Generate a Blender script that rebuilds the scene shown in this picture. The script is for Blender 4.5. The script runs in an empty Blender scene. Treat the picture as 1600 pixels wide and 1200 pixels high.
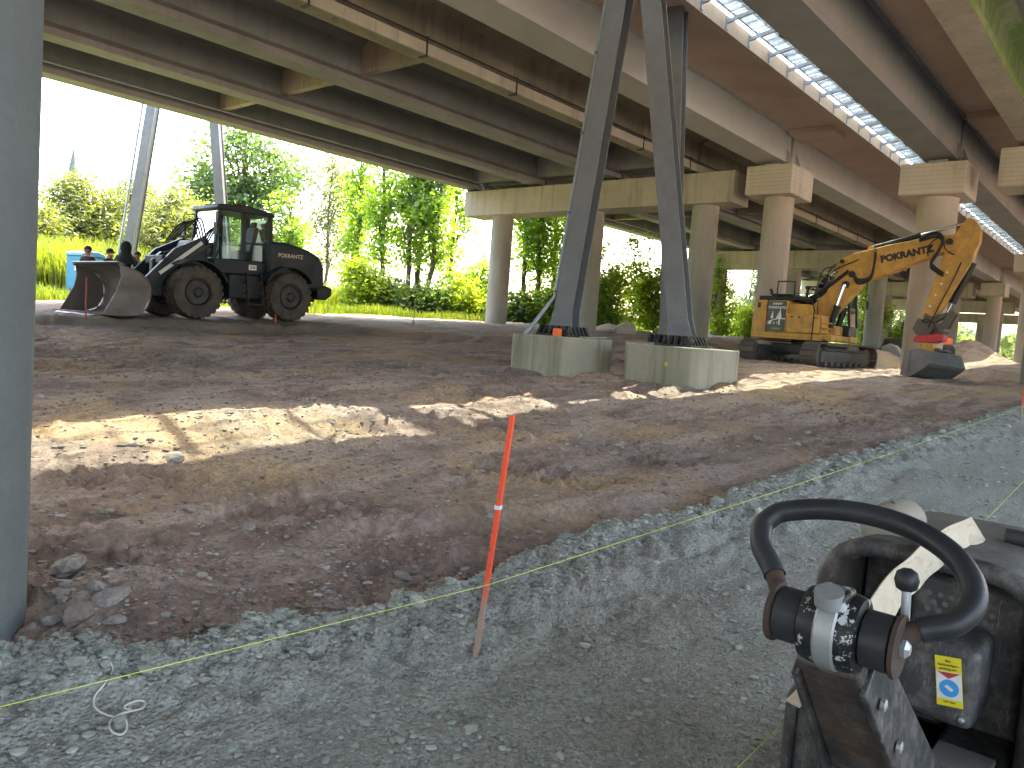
import bpy, math, random
import numpy as np
from mathutils import Vector, Matrix
R_ = math.radians
random.seed(7); RNG = np.random.default_rng(11)
sc = bpy.context.scene
COL = sc.collection

# ------------------------------------------------------------------ camera
# world: X runs along the viaducts, Y across them, Z up; metres
FPX, CAMH = 1202.0, 1.45
def cam_basis(a, p, r):
    f = np.array([math.cos(a)*math.cos(p), math.sin(a)*math.cos(p), -math.sin(p)])
    rt = np.array([math.sin(a), -math.cos(a), 0.0]); u = np.cross(rt, f)
    return f, math.cos(r)*rt+math.sin(r)*u, -math.sin(r)*rt+math.cos(r)*u
FW, RT, UP = cam_basis(R_(40.5), R_(4.1), R_(4.24))
cam = bpy.data.cameras.new('camera'); camo = bpy.data.objects.new('camera', cam); COL.objects.link(camo)
cam.lens = 36.0*FPX/1600.0; cam.sensor_width = 36.0; cam.clip_end = 3000; cam.clip_start = 0.05
M = Matrix.Identity(4)
for i in range(3):
    M[i][0] = RT[i]; M[i][1] = UP[i]; M[i][2] = -FW[i]
M[2][3] = CAMH
camo.matrix_world = M
sc.camera = camo
sc.render.resolution_x, sc.render.resolution_y = 1024, 768

# ------------------------------------------------------------------ light
SUN = Vector((0.45, 0.225, 1.0)).normalized()          # towards the sun
w = bpy.data.worlds.new('World'); sc.world = w; w.use_nodes = True
nt = w.node_tree; bg = nt.nodes['Background']
sky = nt.nodes.new('ShaderNodeTexSky'); sky.sky_type = 'NISHITA'; sky.sun_disc = False
sky.sun_elevation = math.asin(SUN.z); sky.sun_rotation = math.atan2(SUN.x, SUN.y)
sky.air_density = 1.0; sky.dust_density = 6.0; sky.ozone_density = 1.0
nt.links.new(sky.outputs[0], bg.inputs[0]); bg.inputs[1].default_value = 0.15
sl = bpy.data.lights.new('sun', 'SUN'); sl.energy = 2.0; sl.angle = R_(0.53); sl.color = (1.0, 0.90, 0.76)
so = bpy.data.objects.new('sun', sl); COL.objects.link(so)
so.rotation_euler = SUN.to_track_quat('Z', 'Y').to_euler(); so.location = (0, 0, 60)
sc.view_settings.view_transform = 'Standard'; sc.view_settings.look = 'None'
sc.view_settings.use_white_balance = True; sc.view_settings.white_balance_temperature = 7150; sc.view_settings.white_balance_tint = 8
sc.view_settings.exposure = 3.8; sc.view_settings.gamma = 1.0

# ------------------------------------------------------------------ tagging
def tag(o, label=None, cat=None, group=None, kind=None):
    if label: o['label'] = label
    if cat: o['category'] = cat
    if group: o['group'] = group
    if kind: o['kind'] = kind
    return o
def thing(name, label, cat, loc=(0, 0, 0), rz=0.0, group=None):
    o = bpy.data.objects.new(name, None); COL.objects.link(o)
    o.location = loc; o.rotation_euler = (0, 0, rz); o.empty_display_size = 0.3
    return tag(o, label, cat, group)
def copy_tree(o, parent=None):
    c = o.copy(); COL.objects.link(c); c.parent = parent
    for ch in list(o.children): copy_tree(ch, c)
    return c

# ------------------------------------------------------------------ mesh builder
def V(*a): return Vector(a)
class MB:
    def __init__(s): s.v = []; s.f = []
    def add(s, vs, fs, T=None):
        b = len(s.v)
        for p in vs:
            p = Vector(p)
            s.v.append(tuple(T @ p) if T is not None else tuple(p))
        for f in fs: s.f.append(tuple(b+i for i in f))
        return s
    def box(s, x0, x1, y0, y1, z0, z1, T=None):
        return s.add([(x0,y0,z0),(x1,y0,z0),(x1,y1,z0),(x0,y1,z0),(x0,y0,z1),(x1,y0,z1),(x1,y1,z1),(x0,y1,z1)],
              [(0,3,2,1),(4,5,6,7),(0,1,5,4),(1,2,6,5),(2,3,7,6),(3,0,4,7)], T)
    def bar(s, a, b, w, h, up=(0,0,1), w2=None, h2=None):
        a, b = Vector(a), Vector(b); d = (b-a).normalized(); up = Vector(up)
        sd = d.cross(up)
        if sd.length < 1e-4: sd = d.cross(Vector((1,0,0)))
        sd.normalize(); u = sd.cross(d); w2 = w if w2 is None else w2; h2 = h if h2 is None else h2
        vs = [p+sd*i*ww/2+u*j*hh/2 for p, ww, hh in ((a,w,h),(b,w2,h2)) for i, j in ((-1,-1),(1,-1),(1,1),(-1,1))]
        return s.add(vs, [(0,1,2,3)[::-1],(4,5,6,7),(0,1,5,4),(1,2,6,5),(2,3,7,6),(3,0,4,7)])
    def tube(s, pts, r, n=10, closed=False, cap=True):
        P = [Vector(p) for p in pts]; m = len(P)
        rr = r if isinstance(r, (list, tuple)) else [r]*m
        T = []
        for i in range(m):
            a = P[i-1] if (i > 0 or closed) else P[i]; b = P[(i+1) % m] if (i < m-1 or closed) else P[i]
            T.append((b-a).normalized())
        nrm = T[0].orthogonal().normalized(); base = len(s.v)
        for i in range(m):
            nrm = (nrm - T[i]*nrm.dot(T[i])).normalized(); bn = T[i].cross(nrm)
            for k in range(n):
                t = 2*math.pi*k/n; q = P[i]+(nrm*math.cos(t)+bn*math.sin(t))*rr[i]; s.v.append(tuple(q))
        for i in range(m if closed else m-1):
            j = (i+1) % m
            for k in range(n):
                l = (k+1) % n
                s.f.append((base+i*n+k, base+i*n+l, base+j*n+l, base+j*n+k))
        if cap and not closed:
            s.f.append(tuple(base+k for k in range(n))[::-1]); s.f.append(tuple(base+(m-1)*n+k for k in range(n)))
        return s
    def cyl(s, a, b, r, r2=None, n=20): return s.tube([a, b], [r, r if r2 is None else r2], n)
    def lathe(s, prof, c, ax=(0,1,0), n=28):
        # prof: (radius, offset along axis)
        c = Vector(c); ax = Vector(ax).normalized(); u = ax.orthogonal().normalized(); w_ = ax.cross(u); b = len(s.v)
        for r, o in prof:
            for k in range(n):
                t = 2*math.pi*k/n; s.v.append(tuple(c+ax*o+(u*math.cos(t)+w_*math.sin(t))*r))
        for i in range(len(prof)-1):
            for k in range(n):
                l = (k+1) % n
                s.f.append((b+i*n+k, b+i*n+l, b+(i+1)*n+l, b+(i+1)*n+k))
        s.f.append(tuple(b+k for k in range(n))[::-1]); s.f.append(tuple(b+(len(prof)-1)*n+k for k in range(n)))
        return s
    def prism(s, poly, lo, hi, ax='y', T=None):
        # poly in the two other axes, extruded lo..hi along ax
        n = len(poly)
        def pt(p, t):
            return {'x': (t, p[0], p[1]), 'y': (p[0], t, p[1]), 'z': (p[0], p[1], t)}[ax]
        vs = [pt(p, lo) for p in poly]+[pt(p, hi) for p in poly]
        fs = [tuple(range(n)), tuple(range(2*n-1, n-1, -1))]+[(i, i+n, (i+1) % n+n, (i+1) % n) for i in range(n)]
        return s.add(vs, fs, T)
    def build(s, name, m, parent=None, smooth=None, bevel=0.0, seg=2, fix=True):
        me = bpy.data.meshes.new(name); me.from_pydata(s.v, [], s.f)
        if fix:
            import bmesh
            bm = bmesh.new(); bm.from_mesh(me); bmesh.ops.recalc_face_normals(bm, faces=bm.faces); bm.to_mesh(me); bm.free()
        if smooth or bevel:
            me.shade_smooth(); me.set_sharp_from_angle(angle=R_(smooth or 35))
        me.materials.append(m); me.update()
        o = bpy.data.objects.new(name, me); COL.objects.link(o)
        if parent is not None: o.parent = parent
        if bevel:
            b = o.modifiers.new('bevel', 'BEVEL'); b.width = bevel; b.segments = seg; b.limit_method = 'ANGLE'; b.angle_limit = R_(35)
            b.harden_normals = False
        return o
def mesh_np(name, v, f, m, parent=None, smooth=False):
    v = np.asarray(v, np.float32); f = np.asarray(f, np.int32); k = f.shape[1]
    me = bpy.data.meshes.new(name); me.vertices.add(len(v)); me.loops.add(f.size); me.polygons.add(len(f))
    me.vertices.foreach_set('co', v.ravel()); me.loops.foreach_set('vertex_index', f.ravel())
    me.polygons.foreach_set('loop_start', np.arange(0, f.size, k, dtype=np.int32))
    me.update(calc_edges=True)
    if smooth: me.shade_smooth()
    else: me.shade_flat()
    me.materials.append(m)
    o = bpy.data.objects.new(name, me); COL.objects.link(o)
    if parent is not None: o.parent = parent
    return o
def arc(cx, cy, r, a0, a1, n): return [(cx+r*math.cos(R_(a0+(a1-a0)*i/n)), cy+r*math.sin(R_(a0+(a1-a0)*i/n))) for i in range(n+1)]
def smooth_path(pts, n=8, closed=False):
    P = [Vector(p) for p in pts]; out = []; m = len(P)
    for i in range(m if closed else m-1):
        g = (lambda k: P[k % m]) if closed else (lambda k: P[min(max(k, 0), m-1)])
        p0, p1, p2, p3 = g(i-1), g(i), g(i+1), g(i+2)
        for j in range(n):
            t = j/n
            out.append(0.5*((2*p1)+(p2-p0)*t+(2*p0-5*p1+4*p2-p3)*t*t+(3*p1-p0-3*p2+p3)*t**3))
    if not closed: out.append(P[-1])
    return out

# ------------------------------------------------------------------ materials
class NT:
    def __init__(s, name):
        s.m = bpy.data.materials.new(name); s.m.use_nodes = True; s.t = s.m.node_tree
        s.b = s.t.nodes['Principled BSDF']; s.out = s.t.nodes['Material Output']
        s.tc = None
    def n(s, typ, **kw):
        x = s.t.nodes.new('ShaderNode'+typ)
        for k, v_ in kw.items(): setattr(x, k, v_)
        return x
    def l(s, a, b): s.t.links.new(a, b)
    def co(s, scale=(1,1,1), world=False):
        if world: src = s.n('NewGeometry').outputs['Position']
        else: src = s.n('TexCoord').outputs['Object']
        mp = s.n('Mapping'); mp.inputs['Scale'].default_value = scale; s.l(src, mp.inputs[0]); return mp.outputs[0]
    def noise(s, scale, detail=4, rough=.55, co=None, dist=0.0):
        x = s.n('TexNoise'); x.inputs['Scale'].default_value = scale; x.inputs['Detail'].default_value = detail
        x.inputs['Roughness'].default_value = rough; x.inputs['Distortion'].default_value = dist
        if co is not None: s.l(co, x.inputs['Vector'])
        return x.outputs['Fac']
    def voro(s, scale, co=None, feature='F1', out='Distance', rnd=1.0):
        x = s.n('TexVoronoi', feature=feature); x.inputs['Scale'].default_value = scale; x.inputs['Randomness'].default_value = rnd
        if co is not None: s.l(co, x.inputs['Vector'])
        return x.outputs[out]
    def ramp(s, fac, stops):
        x = s.n('ValToRGB'); e = x.color_ramp.elements
        while len(e) < len(stops): e.new(0.5)
        for i, (p, c) in enumerate(stops):
            e[i].position = p; e[i].color = (c, c, c, 1) if isinstance(c, (int, float)) else (*c[:3], 1)
        s.l(fac, x.inputs[0]); return x.outputs[0]
    def mix(s, fac, a, b, mode='MIX'):
        x = s.n('Mix', data_type='RGBA', blend_type=mode)
        for sock, val in ((x.inputs[0], fac), (x.inputs[6], a), (x.inputs[7], b)):
            if hasattr(val, 'is_linked') or hasattr(val, 'links'): s.l(val, sock)
            elif isinstance(val, (int, float)): sock.default_value = val
            else: sock.default_value = (*val[:3], 1)
        return x.outputs[2]
    def math(s, op, a, b=0.5):
        x = s.n('Math', operation=op)
        for i, val in enumerate((a, b)):
            if hasattr(val, 'links'): s.l(val, x.inputs[i])
            else: x.inputs[i].default_value = val
        return x.outputs[0]
    def bump(s, h, strength=.3, dist=.02, prev=None):
        x = s.n('Bump'); x.inputs['Strength'].default_value = strength; x.inputs['Distance'].default_value = dist
        s.l(h, x.inputs['Height'])
        if prev is not None: s.l(prev, x.inputs['Normal'])
        return x.outputs[0]
    def done(s, col=None, rough=.6, normal=None, metal=0.0, spec=None):
        if col is not None:
            if hasattr(col, 'links'): s.l(col, s.b.inputs['Base Color'])
            else: s.b.inputs['Base Color'].default_value = (*col[:3], 1)
        if hasattr(rough, 'links'): s.l(rough, s.b.inputs['Roughness'])
        else: s.b.inputs['Roughness'].default_value = rough
        s.b.inputs['Metallic'].default_value = metal
        if spec is not None: s.b.inputs['Specular IOR Level'].default_value = spec
        if normal is not None: s.l(normal, s.b.inputs['Normal'])
        return s.m

def concrete(name, c, c2, stain=(.12,.105,.085), boards=0.0, moss=None, streak=.55):
    t = NT(name); p = t.co(world=True)
    n1 = t.noise(.7, 5, .6, p); col = t.mix(t.ramp(n1, [(.35,0),(.65,1)]), c, c2)
    ps = t.co((2.2,2.2,.16), world=True); n2 = t.noise(1.6, 4, .65, ps)
    col = t.mix(t.math('MULTIPLY', t.ramp(n2, [(.52,0),(.74,1)]), streak), col, stain)
    n3 = t.noise(26, 3, .6, p); col = t.mix(t.ramp(n3, [(.3,.35),(.62,0)]), col, tuple(x*.6 for x in c))
    if moss:
        nm = t.ramp(t.noise(1.1, 5, .65, t.co((1,1,.5), world=True)), [(.30,.25),(.52,1)])
        sn = t.n('SeparateXYZ'); t.l(t.n('NewGeometry').outputs['Normal'], sn.inputs[0]); sd_ = t.math('LESS_THAN', sn.outputs['Y'], -.35)   # algae on the damp outer face only
        col = t.mix(t.math('MULTIPLY', nm, sd_), col, moss)
    h = t.noise(60, 4, .6, p); nrm = t.bump(h, .25, .01)
    if boards:
        wv = t.n('TexWave', wave_type='BANDS', bands_direction='Z'); wv.inputs['Scale'].default_value = boards; t.l(p, wv.inputs[0])
        wv.inputs['Distortion'].default_value = .4
        nrm = t.bump(t.ramp(wv.outputs['Fac'], [(0,0),(.06,1)]), .5, .01, nrm)
        col = t.mix(t.ramp(wv.outputs['Fac'], [(0,.35),(.08,0)]), col, stain)
    return t.done(col, .88, nrm)
def paint(name, c, rough=.45, dirt=.4, dirtc=(.10,.085,.065), metal=0.0, wear=None, scale=1.0, spec=.4):
    t = NT(name); p = t.co()
    n1 = t.noise(2.3*scale, 6, .65, p); col = t.mix(t.math('MULTIPLY', t.ramp(n1, [(.42,0),(.72,1)]), dirt), c, dirtc)
    n0 = t.noise(14*scale, 4, .7, p); col = t.mix(t.math('MULTIPLY', t.ramp(n0, [(.5,0),(.8,1)]), dirt*.7), col, dirtc)
    r = t.ramp(n1, [(.3, rough), (.75, min(1, rough+.3))])
    if wear:
        nw = t.noise(9*scale, 6, .75, p); f = t.ramp(nw, [(.555,0),(.575,1)]); col = t.mix(f, col, wear)
    nrm = t.bump(t.noise(40*scale, 3, .6, p), .06, .004)
    return t.done(col, r, nrm, metal, spec)
def plain(name, c, rough=.5, metal=0.0, emit=None):
    t = NT(name); p = t.co(); n = t.noise(30, 3, .6, p)
    col = t.mix(t.ramp(n, [(.3,0),(.8,.35)]), c, tuple(x*.6 for x in c)); return t.done(col, rough, None, metal)

MT = {}
MT['conc'] = concrete('concrete_weathered', (.43,.40,.33), (.33,.31,.255))
MT['conc_cap'] = concrete('concrete_boarded', (.52,.46,.38), (.43,.38,.31), boards=2.2, streak=.3)
MT['conc_col'] = concrete('concrete_column', (.46,.40,.34), (.38,.34,.29), stain=(.24,.19,.155), streak=.4)
MT['conc_oldcol'] = concrete('concrete_column_old', (.34,.33,.29), (.25,.25,.21), streak=.4)
MT['conc_grey'] = concrete('concrete_painted_grey', (.15,.163,.158), (.11,.122,.118), stain=(.235,.215,.18), streak=.55)
MT['girder'] = concrete('concrete_girder', (.25,.25,.24), (.19,.192,.185), streak=.35)
MT['girder_lt'] = concrete('concrete_girder_tan', (.34,.29,.22), (.24,.205,.155), stain=(.11,.08,.055), streak=.7)
MT['soffit'] = concrete('concrete_soffit', (.50,.385,.31), (.42,.32,.255), stain=(.30,.20,.15), streak=.15)
MT['band'] = concrete('concrete_edge_band', (.52,.42,.33), (.42,.34,.27), streak=.25)
MT['moss'] = concrete('concrete_mossy', (.36,.31,.24), (.28,.24,.18), moss=(.10,.15,.035))
MT['ped'] = concrete('concrete_footing', (.36,.33,.265), (.26,.255,.175), stain=(.12,.125,.065), streak=.9)
MT['steel_girder'] = paint('steel_girder_paint', (.40,.385,.365), .5, .22, (.2,.18,.15), scale=.3)
MT['steel_dark'] = paint('steel_girder_grey', (.19,.185,.18), .5, .2, (.1,.09,.075), scale=.3)
MT['steel'] = paint('steel_grey_paint', (.135,.147,.158), .36, .45, (.10,.092,.08), scale=1.3)
MT['galv'] = paint('galvanised_steel', (.34,.37,.40), .4, .3, (.2,.2,.19), metal=.6)
MT['black'] = paint('black_satin', (.012,.013,.014), .42, .3, (.09,.08,.065))
MT['hose'] = paint('hydraulic_hose', (.011,.011,.011), .55, .35, (.06,.055,.045))
MT['rubber'] = paint('tyre_rubber', (.05,.045,.04), .85, .9, (.135,.11,.085), scale=1.4)
MT['yellow'] = paint('machine_yellow', (.55,.285,.05), .40, .75, (.20,.135,.075), scale=1.6)
MT['loader'] = paint('loader_dark_paint', (.010,.018,.024), .36, .15, (.05,.055,.055))
MT['worn_steel'] = paint('worn_bucket_steel', (.17,.155,.145), .45, .5, (.11,.09,.075), metal=.5)
MT['bucket_dark'] = paint('bucket_dark_steel', (.085,.09,.085), .5, .5, (.07,.06,.05), metal=.3)
MT['chrome'] = plain('chrome_rod', (.75,.75,.76), .12, 1.0)
MT['red'] = paint('red_paint', (.50,.035,.035), .45, .35)
MT['orange'] = paint('orange_paint', (.85,.16,.03), .5, .2, (.3,.12,.06))
MT['white'] = plain('white_vinyl', (.72,.72,.70), .5)
MT['track'] = paint('track_steel', (.115,.095,.08), .6, .8, (.16,.12,.09), metal=.3, scale=2)

# ------------------------------------------------------------------ terrain
def vnoise(x, y, seed=0):
    x = np.asarray(x, float); y = np.asarray(y, float)
    xi = np.floor(x).astype(np.int64); yi = np.floor(y).astype(np.int64); fx = x-xi; fy = y-yi
    fx = fx*fx*fx*(fx*(fx*6-15)+10); fy = fy*fy*fy*(fy*(fy*6-15)+10)
    def h(a, b):
        n = (a*374761393+b*668265263+seed*974711) & 0x7fffffff
        n = ((n ^ (n >> 13))*1274126177) & 0x7fffffff
        return ((n ^ (n >> 16)) & 0xffff)/65535.0
    return (h(xi,yi)*(1-fx)+h(xi+1,yi)*fx)*(1-fy)+(h(xi,yi+1)*(1-fx)+h(xi+1,yi+1)*fx)*fy*1.0-0.5
def fbm(x, y, o=4, seed=0):
    s = 0; a = 1.0
    for i in range(o):
        s = s+a*vnoise(x*2**i+17.3*i, y*2**i-9.1*i, seed+i); a *= .5
    return s
def sstep(t): t = np.clip(t, 0, 1); return t*t*(3-2*t)
CA, SA = math.cos(R_(40.5)), math.sin(R_(40.5))
def gz0(x, y):
    x = np.asarray(x, float); y = np.asarray(y, float); d = x*CA+y*SA
    z = np.interp(d, [-60,3,25,40,55,80,200,3000], [0,0,.95,1.47,1.78,1.9,2.0,2.0])
    yb = np.interp(x, [-30,2,9,14,17,19.5,21,40], [21.8,21.0,20.1,19.3,17.2,14.5,14.0,14.0])
    z = z+.23*sstep((y-yb+.5*fbm(x*.8, y*.8, 3, 5))/.7)
    z = z+1.25*np.exp(-(((x-53)/3.2)**2+((y-9.4)/1.6)**2))+.5*np.exp(-(((x-34.5)/2.5)**2+((y-9.6)/.9)**2))
    z = z+.16*np.exp(-(((x-1.45)/.42)**2+((y-3.45)/.40)**2)) + .06*np.exp(-(((x-.5)/.9)**2+((y-3.8)/.8)**2))
    z = z+.12*np.exp(-(((x-3.8)/1.6)**2+((y-7.6)/.7)**2))
    for cx_, cy_ in ((13.25,10.05),(14.45,7.65),(17.7,10.2)):
        dd = np.maximum(np.abs(x-cx_)-.95, np.abs(y-cy_)-.82); z = z+np.exp(-(dd/.30)**2)*(.05+.14*fbm(x*2.3, y*2.3, 2, 83))
    z = z-.2*np.exp(-(((x-27.4)/2.4)**2+((y-4.9)/1.5)**2))-.07*np.exp(-(((x-27.8)/3)**2+((y-9.9)/2.2)**2))
    return z
def gz(x, y):
    x = np.asarray(x, float); y = np.asarray(y, float); r = np.hypot(x, y)
    q = 1/(1+(r/26.0)**2)
    z = gz0(x, y)+.11*fbm(x*.33, y*.4, 3, 1)*(1-.5*np.exp(-(r/4)**2))
    z = z+.075*fbm(x*.42+.1*y, y*2.1, 3, 21)*np.clip(r/6, .35, 1)*q**.5            # wheel and track ruts along the site
    cl = fbm(x*1.3, y*1.3, 2, 31); cl = np.clip(cl*2+.5, 0, 1)
    cl2 = np.clip(fbm(x*.5+3, y*.7, 2, 33)*2.4+.5, 0, 1)
    z = z+(.075*fbm(x*3.6, y*4.6, 3, 41)*(.3+1.0*cl)+.062*fbm(x*12, y*14, 2, 51)*(.25+cl)*(.45+cl2)+.018*fbm(x*34, y*36, 2, 52)*(.4+cl)+.022*np.abs(fbm(x*1.1, y*9, 3, 54))*cl2)*q
    z = z-.30*sstep((gravel_sd(x, y)-.12)/.35)*np.clip((38-r)/4, 0, 1)        # excavated below the stone layer
    far = np.clip((r-7)/9, 0, 1)*np.clip((75-r)/40, 0, 1)
    z = z+far*(.05*fbm(x*1.25+.3*y, y*1.7, 3, 57)+.05*np.abs(fbm(x*.9, y*3.2, 3, 58)))
    t = (y-(4.6-.42*(x-1.6)))                                                   # edge left by a bucket in the sand
    z = z+.07*np.exp(-(t/.10)**2)*np.exp(-((x-3.9)/1.7)**2)-.05*np.exp(-((t+.28)/.2)**2)*np.exp(-((x-3.9)/1.7)**2)
    return z
def pix_ray(px, py): return FW+RT*((px-800)/FPX)+UP*((600-py)/FPX)
def ground_hit(px, py, f=gz0, h=0.0):
    v = pix_ray(px, py); t = 1.0
    lo, hi = .5, 150.0
    for _ in range(60):
        t = (lo+hi)/2; p = v*t
        if CAMH+p[2] > float(f(p[0], p[1]))+h: lo = t
        else: hi = t
    p = v*t; return p[0], p[1], CAMH+p[2]
def pt(px, py, d):
    v = pix_ray(px, py)*d; return Vector((v[0], v[1], v[2]+CAMH))

EDGE = sorted([ground_hit(px, py+(15 if px < 1150 else 6))[:2] for px, py in ((0,1022),(90,1018),(175,1012),(300,1000),(430,985),(560,965),(700,930),(780,892),(860,855),(930,832),(1010,818),(1090,800),(1150,775),(1210,752),(1300,725),(1400,700),(1500,665),(1595,632))])
EX = [-40, -6]+[p[0] for p in EDGE]+[EDGE[-1][0]+20]; EY = [EDGE[0][1], EDGE[0][1]]+[p[1] for p in EDGE]+[EDGE[-1][1]-.4]
def gravel_sd(x, y): return np.interp(x, EX, EY)+.10*fbm(x*2.2, y*2.2, 3, 61)+.05*fbm(x*9, y*9, 2, 62)-y
def gravel_z(x, y):
    x = np.asarray(x, float); y = np.asarray(y, float); sd = gravel_sd(x, y); r = np.hypot(x, y); q = 1/(1+(r/26.0)**2)
    prof = np.interp(sd, [-.5,-.2,.0,.10,.22,.40,.75,1.2,3], [-.35,-.18,-.02,.085,.115,.085,.02,.0,.0])
    rough = np.interp(sd, [0,.35,.8,1.3], [1,1,.36,.22])
    z = gz0(x, y)+.05+prof+.03*fbm(x*.5, y*.6, 2, 71)
    return z+(.075*fbm(x*5, y*5, 3, 72)*rough+.045*fbm(x*18, y*18, 2, 73)*rough+.014*fbm(x*1.2+y*.2, y*6, 2, 74))*q
def surf_z(x, y): return np.maximum(gz(x, y), gravel_z(x, y))

def polar_grid(angs, rads, zf):
    A_, R2 = np.meshgrid(np.radians(angs), rads); X = R2*np.cos(A_); Y = R2*np.sin(A_); Z = zf(X, Y)
    v = np.stack([X, Y, Z], -1).reshape(-1, 3); nr, na = X.shape
    i = np.arange(nr-1)[:, None]*na+np.arange(na-1)[None]; f = np.stack([i, i+1, i+na+1, i+na], -1).reshape(-1, 4)
    return v, f[:, ::-1].copy() if False else f
def geo(a, b, ratio): return list(np.exp(np.linspace(math.log(a), math.log(b), max(2, int(math.log(b/a)/math.log(ratio)))))[:-1])
angs = list(np.arange(-12, 93, .21))+list(np.arange(93, 349, 4))+[348.0]
angs[-1] = 348.0
rads = [.02]+geo(.4, 2.2, 1.02)+geo(2.2, 34, 1.0068)+geo(34, 130, 1.02)+geo(130, 2200, 1.1)+[2200]
gv, gf = polar_grid(angs, rads, gz); gf = gf[:, ::-1]

def dirt_material():
    t = NT('site_dirt'); p = t.co(world=True)
    big = t.noise(.42, 5, .6, p, .6); mid = t.noise(2.6, 6, .65, p, .3); fine = t.noise(24, 5, .7, p)
    rut = t.noise(1.4, 5, .6, t.co((.35,1.7,1), world=True), .4)
    col = t.mix(t.ramp(mid, [(.34,0),(.66,1)]), (.15,.105,.084), (.35,.245,.192))
    col = t.mix(t.ramp(rut, [(.46,0),(.60,.85)]), col, (.42,.322,.268))
    col = t.mix(t.ramp(big, [(.49,0),(.60,.85)]), col, (.43,.295,.17))
    b2 = t.noise(.3, 4, .6, t.co((1,1.3,1), world=True), .3); col = t.mix(t.ramp(b2, [(.52,0),(.68,.75)]), col, (.31,.265,.24))
    v1 = t.voro(42, p); v2 = t.n('TexVoronoi'); v2.inputs['Scale'].default_value = 42; t.l(p, v2.inputs[0])
    pick = t.ramp(v2.outputs['Color'], [(.72,0),(.78,1)])
    peb = t.math('MULTIPLY', t.ramp(v1, [(.25,1),(.45,0)]), pick)
    col = t.mix(t.math('MULTIPLY', peb, .8), col, (.33,.31,.285))
    col = t.mix(t.ramp(fine, [(.35,.55),(.6,0)]), col, (.105,.076,.062))
    # soil turns to turf beyond the outer girder
    sx = t.n('SeparateXYZ'); t.l(p, sx.inputs[0])
    e = t.math('ADD', sx.outputs['Y'], t.math('MULTIPLY', t.noise(.35, 4, .6, p), 5.0))
    g = t.ramp(t.math('MULTIPLY', e, .02), [(.615,0),(.64,1)])
    col = t.mix(g, col, t.mix(t.noise(1.5, 4, .6, p), (.05,.085,.014), (.12,.14,.03)))
    gy = t.ramp(t.math('MULTIPLY', e, .02), [(.40,0),(.47,.75)])
    col = t.mix(t.math('MULTIPLY', gy, t.ramp(g, [(0,1),(.5,0)])), col, (.20,.185,.165))
    h = t.math('ADD', t.math('MULTIPLY', fine, .6), t.math('MULTIPLY', peb, .5))
    nrm = t.bump(t.noise(5, 8, .72, p), .75, .09); nrm = t.bump(h, .8, .02, nrm)
    return t.done(col, .95, nrm, spec=.2)
def gravel_material():
    t = NT('crushed_stone'); p = t.co(world=True)
    v = t.n('TexVoronoi'); v.inputs['Scale'].default_value = 62; t.l(p, v.inputs[0])
    v3 = t.n('TexVoronoi'); v3.inputs['Scale'].default_value = 150; t.l(p, v3.inputs[0])
    big = t.noise(.8, 5, .6, p, .4); fine = t.noise(45, 5, .7, p)
    col = t.mix(t.ramp(big, [(.38,0),(.62,1)]), (.27,.265,.235), (.325,.338,.30))
    tn = t.noise(1.1, 4, .6, t.co((.4,1.6,1), world=True)); col = t.mix(t.ramp(tn, [(.47,0),(.62,.85)]), col, (.235,.208,.175))
    cell = t.ramp(v.outputs['Color'], [(.1,0),(.9,1)]); col = t.mix(t.math('MULTIPLY', cell, .5), col, (.375,.39,.34))
    col = t.mix(t.ramp(fine, [(.34,.7),(.58,0)]), col, (.13,.13,.118))
    c2 = t.ramp(v3.outputs['Color'], [(.86,0),(.9,1)]); col = t.mix(t.math('MULTIPLY', c2, .6), col, (.48,.49,.46))
    h = t.math('ADD', t.ramp(v.outputs['Distance'], [(0,1),(.6,0)]), t.math('MULTIPLY', fine, .8))
    nrm = t.bump(t.noise(9, 6, .7, p), .4, .04); nrm = t.bump(h, .75, .014, nrm)
    return t.done(col, .93, nrm, spec=.25)
MT['dirt'] = dirt_material(); MT['gravel'] = gravel_material()
ground = mesh_np('ground', gv, gf, MT['dirt'], smooth=True)
tag(ground, 'brown excavated soil with ruts stones and sandy patches under the viaducts', 'ground', kind='structure')
ga = np.array(list(np.arange(-12, 93, .2))+list(np.arange(93, 347, 4))+[348.0]); gr_ = [.02]+geo(.4, 2.2, 1.02)+geo(2.2, 40, 1.0068)
v_, f_ = polar_grid(ga, gr_, gravel_z); f_ = f_[:, ::-1]
keep = (gravel_sd(v_[:, 0], v_[:, 1])[f_] > -.22).all(1); f_ = f_[keep]
used = np.unique(f_); remap = np.zeros(len(v_), np.int64); remap[used] = np.arange(len(used))
gravel = mesh_np('gravel_path', v_[used], remap[f_], MT['gravel'], smooth=True)
tag(gravel, 'grey green crushed stone path with a loose raised edge', 'path', kind='structure')

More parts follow.
